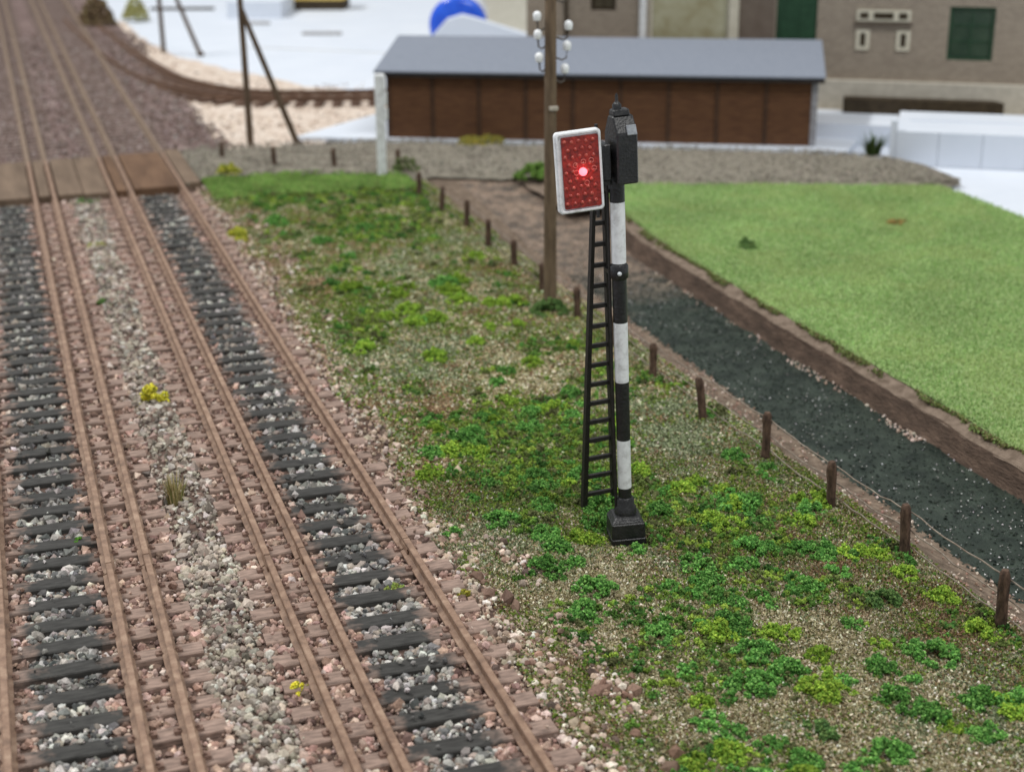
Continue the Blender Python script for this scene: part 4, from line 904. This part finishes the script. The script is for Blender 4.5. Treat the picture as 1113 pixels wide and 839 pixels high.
# ------------------------------------------------------------------ white platform
plf = thing('platform', 'white card platform with panelled front at the right', 'platform', (15.81, 30.19, -0.33), (0, 0, math.radians(-33.6)))
part('deck', MB().box(0.04, 9.5, 0.06, 2.75, 0, 0.778), M_white, plf)
for k in range(9):
    part('panel', MB().box(0.02+0.96*k+0.005, 0.02+0.96*(k+1)-0.005, 0.0, 0.06, 0.0, 0.78), M_white, plf, bevel=0.004)
part('end_pillar', MB().box(-0.10, 0.06, 0.0, 0.18, 0, 1.02), M_white, plf, bevel=0.01)
part('kerb_strip', MB().box(0.3, 9.5, 1.45, 1.50, 0.77, 0.80), M_white, plf)
tag(link('card_block', MB().box(-3.2, 0.0, 2.2, 4.2, 0, 0.50).mesh('card_block'), M_white, loc=(15.81, 30.19, -0.33), rot=(0, 0, math.radians(-33.6))), 'low white card block between the shed and the stone building', 'card block')

# ------------------------------------------------------------------ stone station building
mw = bpy.data.materials.new('grey_brick'); mw.use_nodes = True; nt = mw.node_tree; b = nt.nodes['Principled BSDF']; b.inputs['Roughness'].default_value = 0.85; b.inputs['Specular IOR Level'].default_value = 0.2
tc = nt.nodes.new('ShaderNodeTexCoord'); mp = nt.nodes.new('ShaderNodeMapping'); mp.inputs['Rotation'].default_value = (math.radians(90), 0, 0); nt.links.new(tc.outputs['Object'], mp.inputs[0])
br = nt.nodes.new('ShaderNodeTexBrick'); br.inputs['Scale'].default_value = 1.0; br.inputs['Brick Width'].default_value = 0.16; br.inputs['Row Height'].default_value = 0.065; br.inputs['Mortar Size'].default_value = 0.007
br.inputs['Color1'].default_value = rgba((150, 138, 124)); br.inputs['Color2'].default_value = rgba((166, 154, 138)); br.inputs['Mortar'].default_value = rgba((112, 102, 96)); nt.links.new(mp.outputs[0], br.inputs['Vector']); nt.links.new(br.outputs['Color'], b.inputs['Base Color'])
bld = thing('station_building', 'grey brick station building with green window and door', 'building', (16.945, 35.234, 0.13), (0, 0, math.radians(-33.6)))
ZB = 0.13
def wz(z): return z-ZB
M_green = material('dark_green_paint', (34, 62, 44), (46, 78, 56), scale=8, rough=0.5)
M_glass = material('dark_window_glass', (40, 58, 50), (62, 78, 66), scale=2, rough=0.15, spec=0.5)
M_cream = material('cream_trim', (196, 190, 172), (212, 206, 190), scale=6, rough=0.7)
M_plinth = material('pale_plinth', (176, 170, 158), (198, 192, 180), scale=5, rough=0.85, bump=0.3)
M_dark = material('dark_brown_and_gap', (50, 42, 32), (70, 60, 46), scale=6, rough=0.9)  # dark trim brown, also colours the block for the shadow gap
# wall built round its openings (x0,x1,z0,z1)
openings = [(-6.30, -5.62, 2.46, 3.6), (-4.72, -2.62, 1.2, 3.6), (-1.42, -0.38, 0.95, 3.5), (2.88, 3.98, 1.42, 2.74)]
XL, XR, ZT = -8.05, 12.0, 4.6
wallm = MB(); cur = XL
for x0, x1, z0, z1 in openings:
    wallm.box(cur, x0, 0, 0.25, wz(0.86), wz(ZT)); wallm.box(x0, x1, 0, 0.25, wz(0.86), wz(z0)); wallm.box(x0, x1, 0, 0.25, wz(z1), wz(ZT)); cur = x1
wallm.box(cur, XR, 0, 0.25, wz(0.86), wz(ZT)); wallm.box(XL, XL+0.25, 0.25, 5, wz(0.86), wz(ZT)); wallm.box(XR-0.25, XR, 0.25, 5, wz(0.86), wz(ZT)); wallm.box(XL, XR, 5, 5.25, wz(0.86), wz(ZT))
part('wall', wallm, mw, bld)
part('inner_floor', MB().box(XL+.25, XR-.25, 0.25, 5, 0.02, 0.1), M_dark, bld)
part('plinth', MB().box(XL-0.1, XR+0.1, -0.22, 5.3, 0, wz(0.86)), M_plinth, bld, bevel=0.01)
rfm = MB(); rfm.add([(XL-.5, -.6, wz(ZT)), (XR+.5, -.6, wz(ZT)), (XR+.5, 5.85, wz(ZT)), (XL-.5, 5.85, wz(ZT)), (XL+2, 2.6, wz(ZT)+1.9), (XR-2, 2.6, wz(ZT)+1.9)], [(0, 3, 2, 1), (0, 1, 5, 4), (1, 2, 5), (2, 3, 4, 5), (3, 0, 4)])
part('roof', rfm, material('slate_roof', (96, 98, 106), (120, 122, 130), scale=6), bld)
def window(x0, x1, z0, z1, fm, gm, nx, nz, name='window'):
    t = 0.07; f = MB(); f.box(x0, x1, 0.04, 0.12, wz(z0), wz(z0)+t); f.box(x0, x1, 0.04, 0.12, wz(z1)-t, wz(z1)); f.box(x0, x0+t, 0.04, 0.12, wz(z0)+t, wz(z1)-t); f.box(x1-t, x1, 0.04, 0.12, wz(z0)+t, wz(z1)-t)
    o = part(name, f, fm, bld); wx = (x1-x0-2*t)/nx; hz = (z1-z0-2*t)/nz
    for i in range(nx):
        for j in range(nz): part('pane', MB().box(x0+t+i*wx+0.012, x0+t+(i+1)*wx-0.012, 0.085, 0.095, wz(z0)+t+j*hz+0.012, wz(z0)+t+(j+1)*hz-0.012), gm, o)
    for i in range(1, nx): part('glazing_bar', MB().box(x0+t+i*wx-0.018, x0+t+i*wx+0.018, 0.06, 0.10, wz(z0)+t, wz(z1)-t), fm, o)
    for j in range(1, nz): part('glazing_bar', MB().box(x0+t, x1-t, 0.064, 0.104, wz(z0)+t+j*hz-0.018, wz(z0)+t+j*hz+0.018), fm, o)
    return o
window(2.88, 3.98, 1.42, 2.74, M_green, M_glass, 2, 3)
window(-6.30, -5.62, 2.46, 3.6, M_dark, material('brown_pane', (64, 58, 44), (84, 76, 58), scale=3, rough=0.3), 2, 2)
M_pale = material('pale_olive_pane', (148, 138, 104), (196, 196, 172), scale=0.9, rough=0.4)
window(-4.72, -2.62, 1.2, 3.6, M_cream, M_pale, 1, 1)
dr = part('door', MB().box(-1.42, -0.38, 0.05, 0.12, wz(0.95), wz(3.5)), M_green, bld, bevel=0.01)
for k in range(2): part('door_panel', MB().box(-1.32+0.5*k, -0.94+0.5*k, 0.03, 0.06, wz(1.1), wz(2.6)), M_green, dr, bevel=0.008)
part('drainpipe', MB().tube([(-4.88, -0.07, wz(0.9)), (-4.88, -0.07, wz(4.5))], 0.10, 10), M_whitepaint, bld, smooth=True)
part('drainpipe', MB().tube([(-6.95, -0.05, wz(0.9)), (-6.95, -0.05, wz(4.5))], 0.05, 8), M_dark, bld, smooth=True)
part('pilaster', MB().box(-2.62, -2.38, -0.06, 0.0, wz(0.86), wz(4.5)), M_cream, bld)
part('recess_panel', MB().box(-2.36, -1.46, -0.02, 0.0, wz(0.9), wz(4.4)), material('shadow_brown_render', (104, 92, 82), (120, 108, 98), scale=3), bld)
# little frames hanging on the wall
fr = part('notice_frame', MB().box(0.60, 1.94, -0.05, 0.0, wz(2.34), wz(2.62)), M_cream, bld, bevel=0.01)
for x0, x1 in ((0.68, 0.90), (1.02, 1.52), (1.64, 1.86)): part('notice', MB().box(x0, x1, -0.058, -0.052, wz(2.40), wz(2.56)), M_dark, fr)
part('ledge', MB().box(0.55, 1.98, -0.10, 0.0, wz(2.24), wz(2.30)), material('brown_ledge', (96, 86, 76)), bld)
for x0 in (0.62, 1.62):
    f2 = part('notice_frame', MB().box(x0, x0+0.34, -0.05, 0.0, wz(1.62), wz(2.12)), M_cream, bld, bevel=0.01)
    part('notice', MB().box(x0+0.10, x0+0.24, -0.058, -0.052, wz(1.72), wz(2.05)), M_dark, f2)
# dark block standing in for the shadow gap below the plinth
o = link('shadow_gap_block', MB().add([(0.45, -1.02, 0), (4.35, -1.02, 0), (4.1, -0.66, 0), (0.45, -0.66, 0), (0.45, -1.02, 0.42), (4.35, -1.02, 0.42), (4.1, -0.66, 0.42), (0.45, -0.66, 0.42)], [(0, 3, 2, 1), (4, 5, 6, 7), (0, 1, 5, 4), (1, 2, 6, 5), (2, 3, 7, 6), (3, 0, 4, 7)]).mesh('shadow_gap_block', 0.01), M_dark, loc=(16.945, 35.234, 0.13), rot=(0, 0, math.radians(-33.6)))
tag(o, 'long dark block standing in for the shadow gap below the building wall', 'shadow gap')
mb = MB().box(-8.2, 12, -1.9, 5.4, -0.46, 0.0)
tag(link('building_base', mb.mesh('building_base'), M_plinth, loc=(16.945, 35.234, 0.128), rot=(0, 0, math.radians(-33.6))), 'pale card base slab under the grey brick building', 'base slab')

# ------------------------------------------------------------------ clutter on the bare board behind
bt = thing('glue_bottle', 'white bottle with round blue cap lying behind the shed', 'bottle', (12.2, 52.5, 0.62), (0, 0, math.radians(-24)))
M_blue = material('blue_plastic', (24, 74, 196), (40, 98, 222), scale=2, rough=0.25, spec=0.5)
cap = MB().lathe([(0.90, 0.0), (0.98, 0.06), (1.0, 0.5), (0.96, 0.62), (0.80, 0.70), (0.4, 0.74), (0.02, 0.75)], n=36); part('cap', cap, M_blue, bt, smooth=True, rot=(math.radians(90), 0, 0))
body = MB().lathe([(0.70, 0.0), (0.72, 0.2), (0.95, 0.5), (0.97, 3.2), (0.8, 3.5), (0.1, 3.6)], n=32); part('body', body, material('milky_plastic', (214, 218, 226), (226, 229, 236), scale=1, rough=0.35), bt, smooth=True, rot=(math.radians(-90), 0, math.radians(6)))
cb = thing('cardboard_box', 'cream box with tan upper band behind the shed', 'box', (13.6, 57.2, -0.34), (0, 0, math.radians(-22)))
part('lower_side', MB().box(0, 3.2, 0, 2.5, 0, 1.55), M_cream, cb, bevel=0.02); part('upper_band', MB().box(-0.05, 3.25, -0.05, 2.55, 1.555, 2.6), material('tan_card', (176, 148, 100), (190, 162, 116), scale=2), cb, bevel=0.02)
yb = thing('yellow_box', 'yellow box on a dark base at the top edge of the photo', 'box', (8.97, 68.2, -0.34), (0, 0, math.radians(-21)))
part('dark_base', MB().box(0, 2.6, 0, 1.6, 0, 0.42), M_dark, yb); part('yellow_top', MB().box(0.02, 2.58, 0.02, 1.58, 0.425, 1.4), material('yellow_card', (206, 176, 96), (222, 196, 120), scale=2), yb)
tag(link('foam_block', MB().box(0, 2.3, 0, 3, 0, 0.7).mesh('foam_block', 0.02), M_white, loc=(6.1, 66.0, -0.34), rot=(0, 0, math.radians(-21))), 'white foam block left of the yellow box', 'foam block')
M_strip = material('grey_strip', (148, 146, 146), (170, 168, 168), scale=4)
for x, y, l, lab, mm_ in ((7.9, 59.2, 1.5, 'grey strip lying on the white board left of the shed roof', M_strip), (6.3, 63.5, 1.1, 'grey strip lying on the white board below the foam block', M_strip), (3.4, 70.5, 2.8, 'dark strip behind the farther stayed pole', M_dark)):
    tag(link('card_strip', MB().box(0, l, 0, 0.32, 0, 0.10).mesh('card_strip', 0.01), mm_, loc=(x, y, -0.34), rot=(0, 0, math.radians(-21))), lab, 'card strip')
mb = MB().box(0, 6.5, 0, 0.05, 0, 0.02)
tag(link('pencil_line_strip', mb.mesh('pencil_line_strip'), material('faint_strip', (200, 198, 190)), loc=(5.2, 56.5, -0.34), rot=(0, 0, math.radians(-38))), 'thin pale strip slanting across the white board', 'card strip')

ws = pris(MB(), [(-0.95, 0), (-0.95, 0.88), (-0.5, 1.36), (0, 1.51), (0.4, 1.42), (2.3, 0.85), (2.3, 0)], 0, 0.5); ws.v = [(y, x, z) for x, y, z in ws.v]
tag(link('paper_scrap', ws.mesh('paper_scrap', 0.02), M_white, loc=(11.55, 50.15, -0.34), rot=(0, 0, math.radians(-22))), 'white crumpled paper in front of the blue bottle cap', 'paper')

# brown crumbs sprinkled on the bare plaster
n = 2600; x = RNG.uniform(0.9, 8.0, n); y = RNG.uniform(36.9, 60, n); k = (y < 40.0+0.0*x) & (x > 1.0) & (x < 5.0+0.9*(y-38.5)) | ((y > 40) & (y < 46.5) & (x < 7.5)) | ((y >= 46.5) & (x < 3.9-0.2*(y-50))); x, y = x[k], y[k]; k = vnoise(x, y, 1.1, 141)+RNG.normal(0, .12, len(x)) > 0.5; x, y = x[k], y[k]; n = len(x)
o = link('plaster_crumbs', scatter_mesh('plaster_crumbs', OCT, np.stack([x, y, np.full(n, -0.28)], -1), RNG.uniform(0.02, 0.06, n), palette(n, [(150, 128, 112), (176, 154, 138), (120, 102, 90), (200, 186, 172)], None, .1)), M_stone); tag(o, 'brown crumbs sprinkled over the bare plaster by the siding', 'crumbs', kind='stuff')
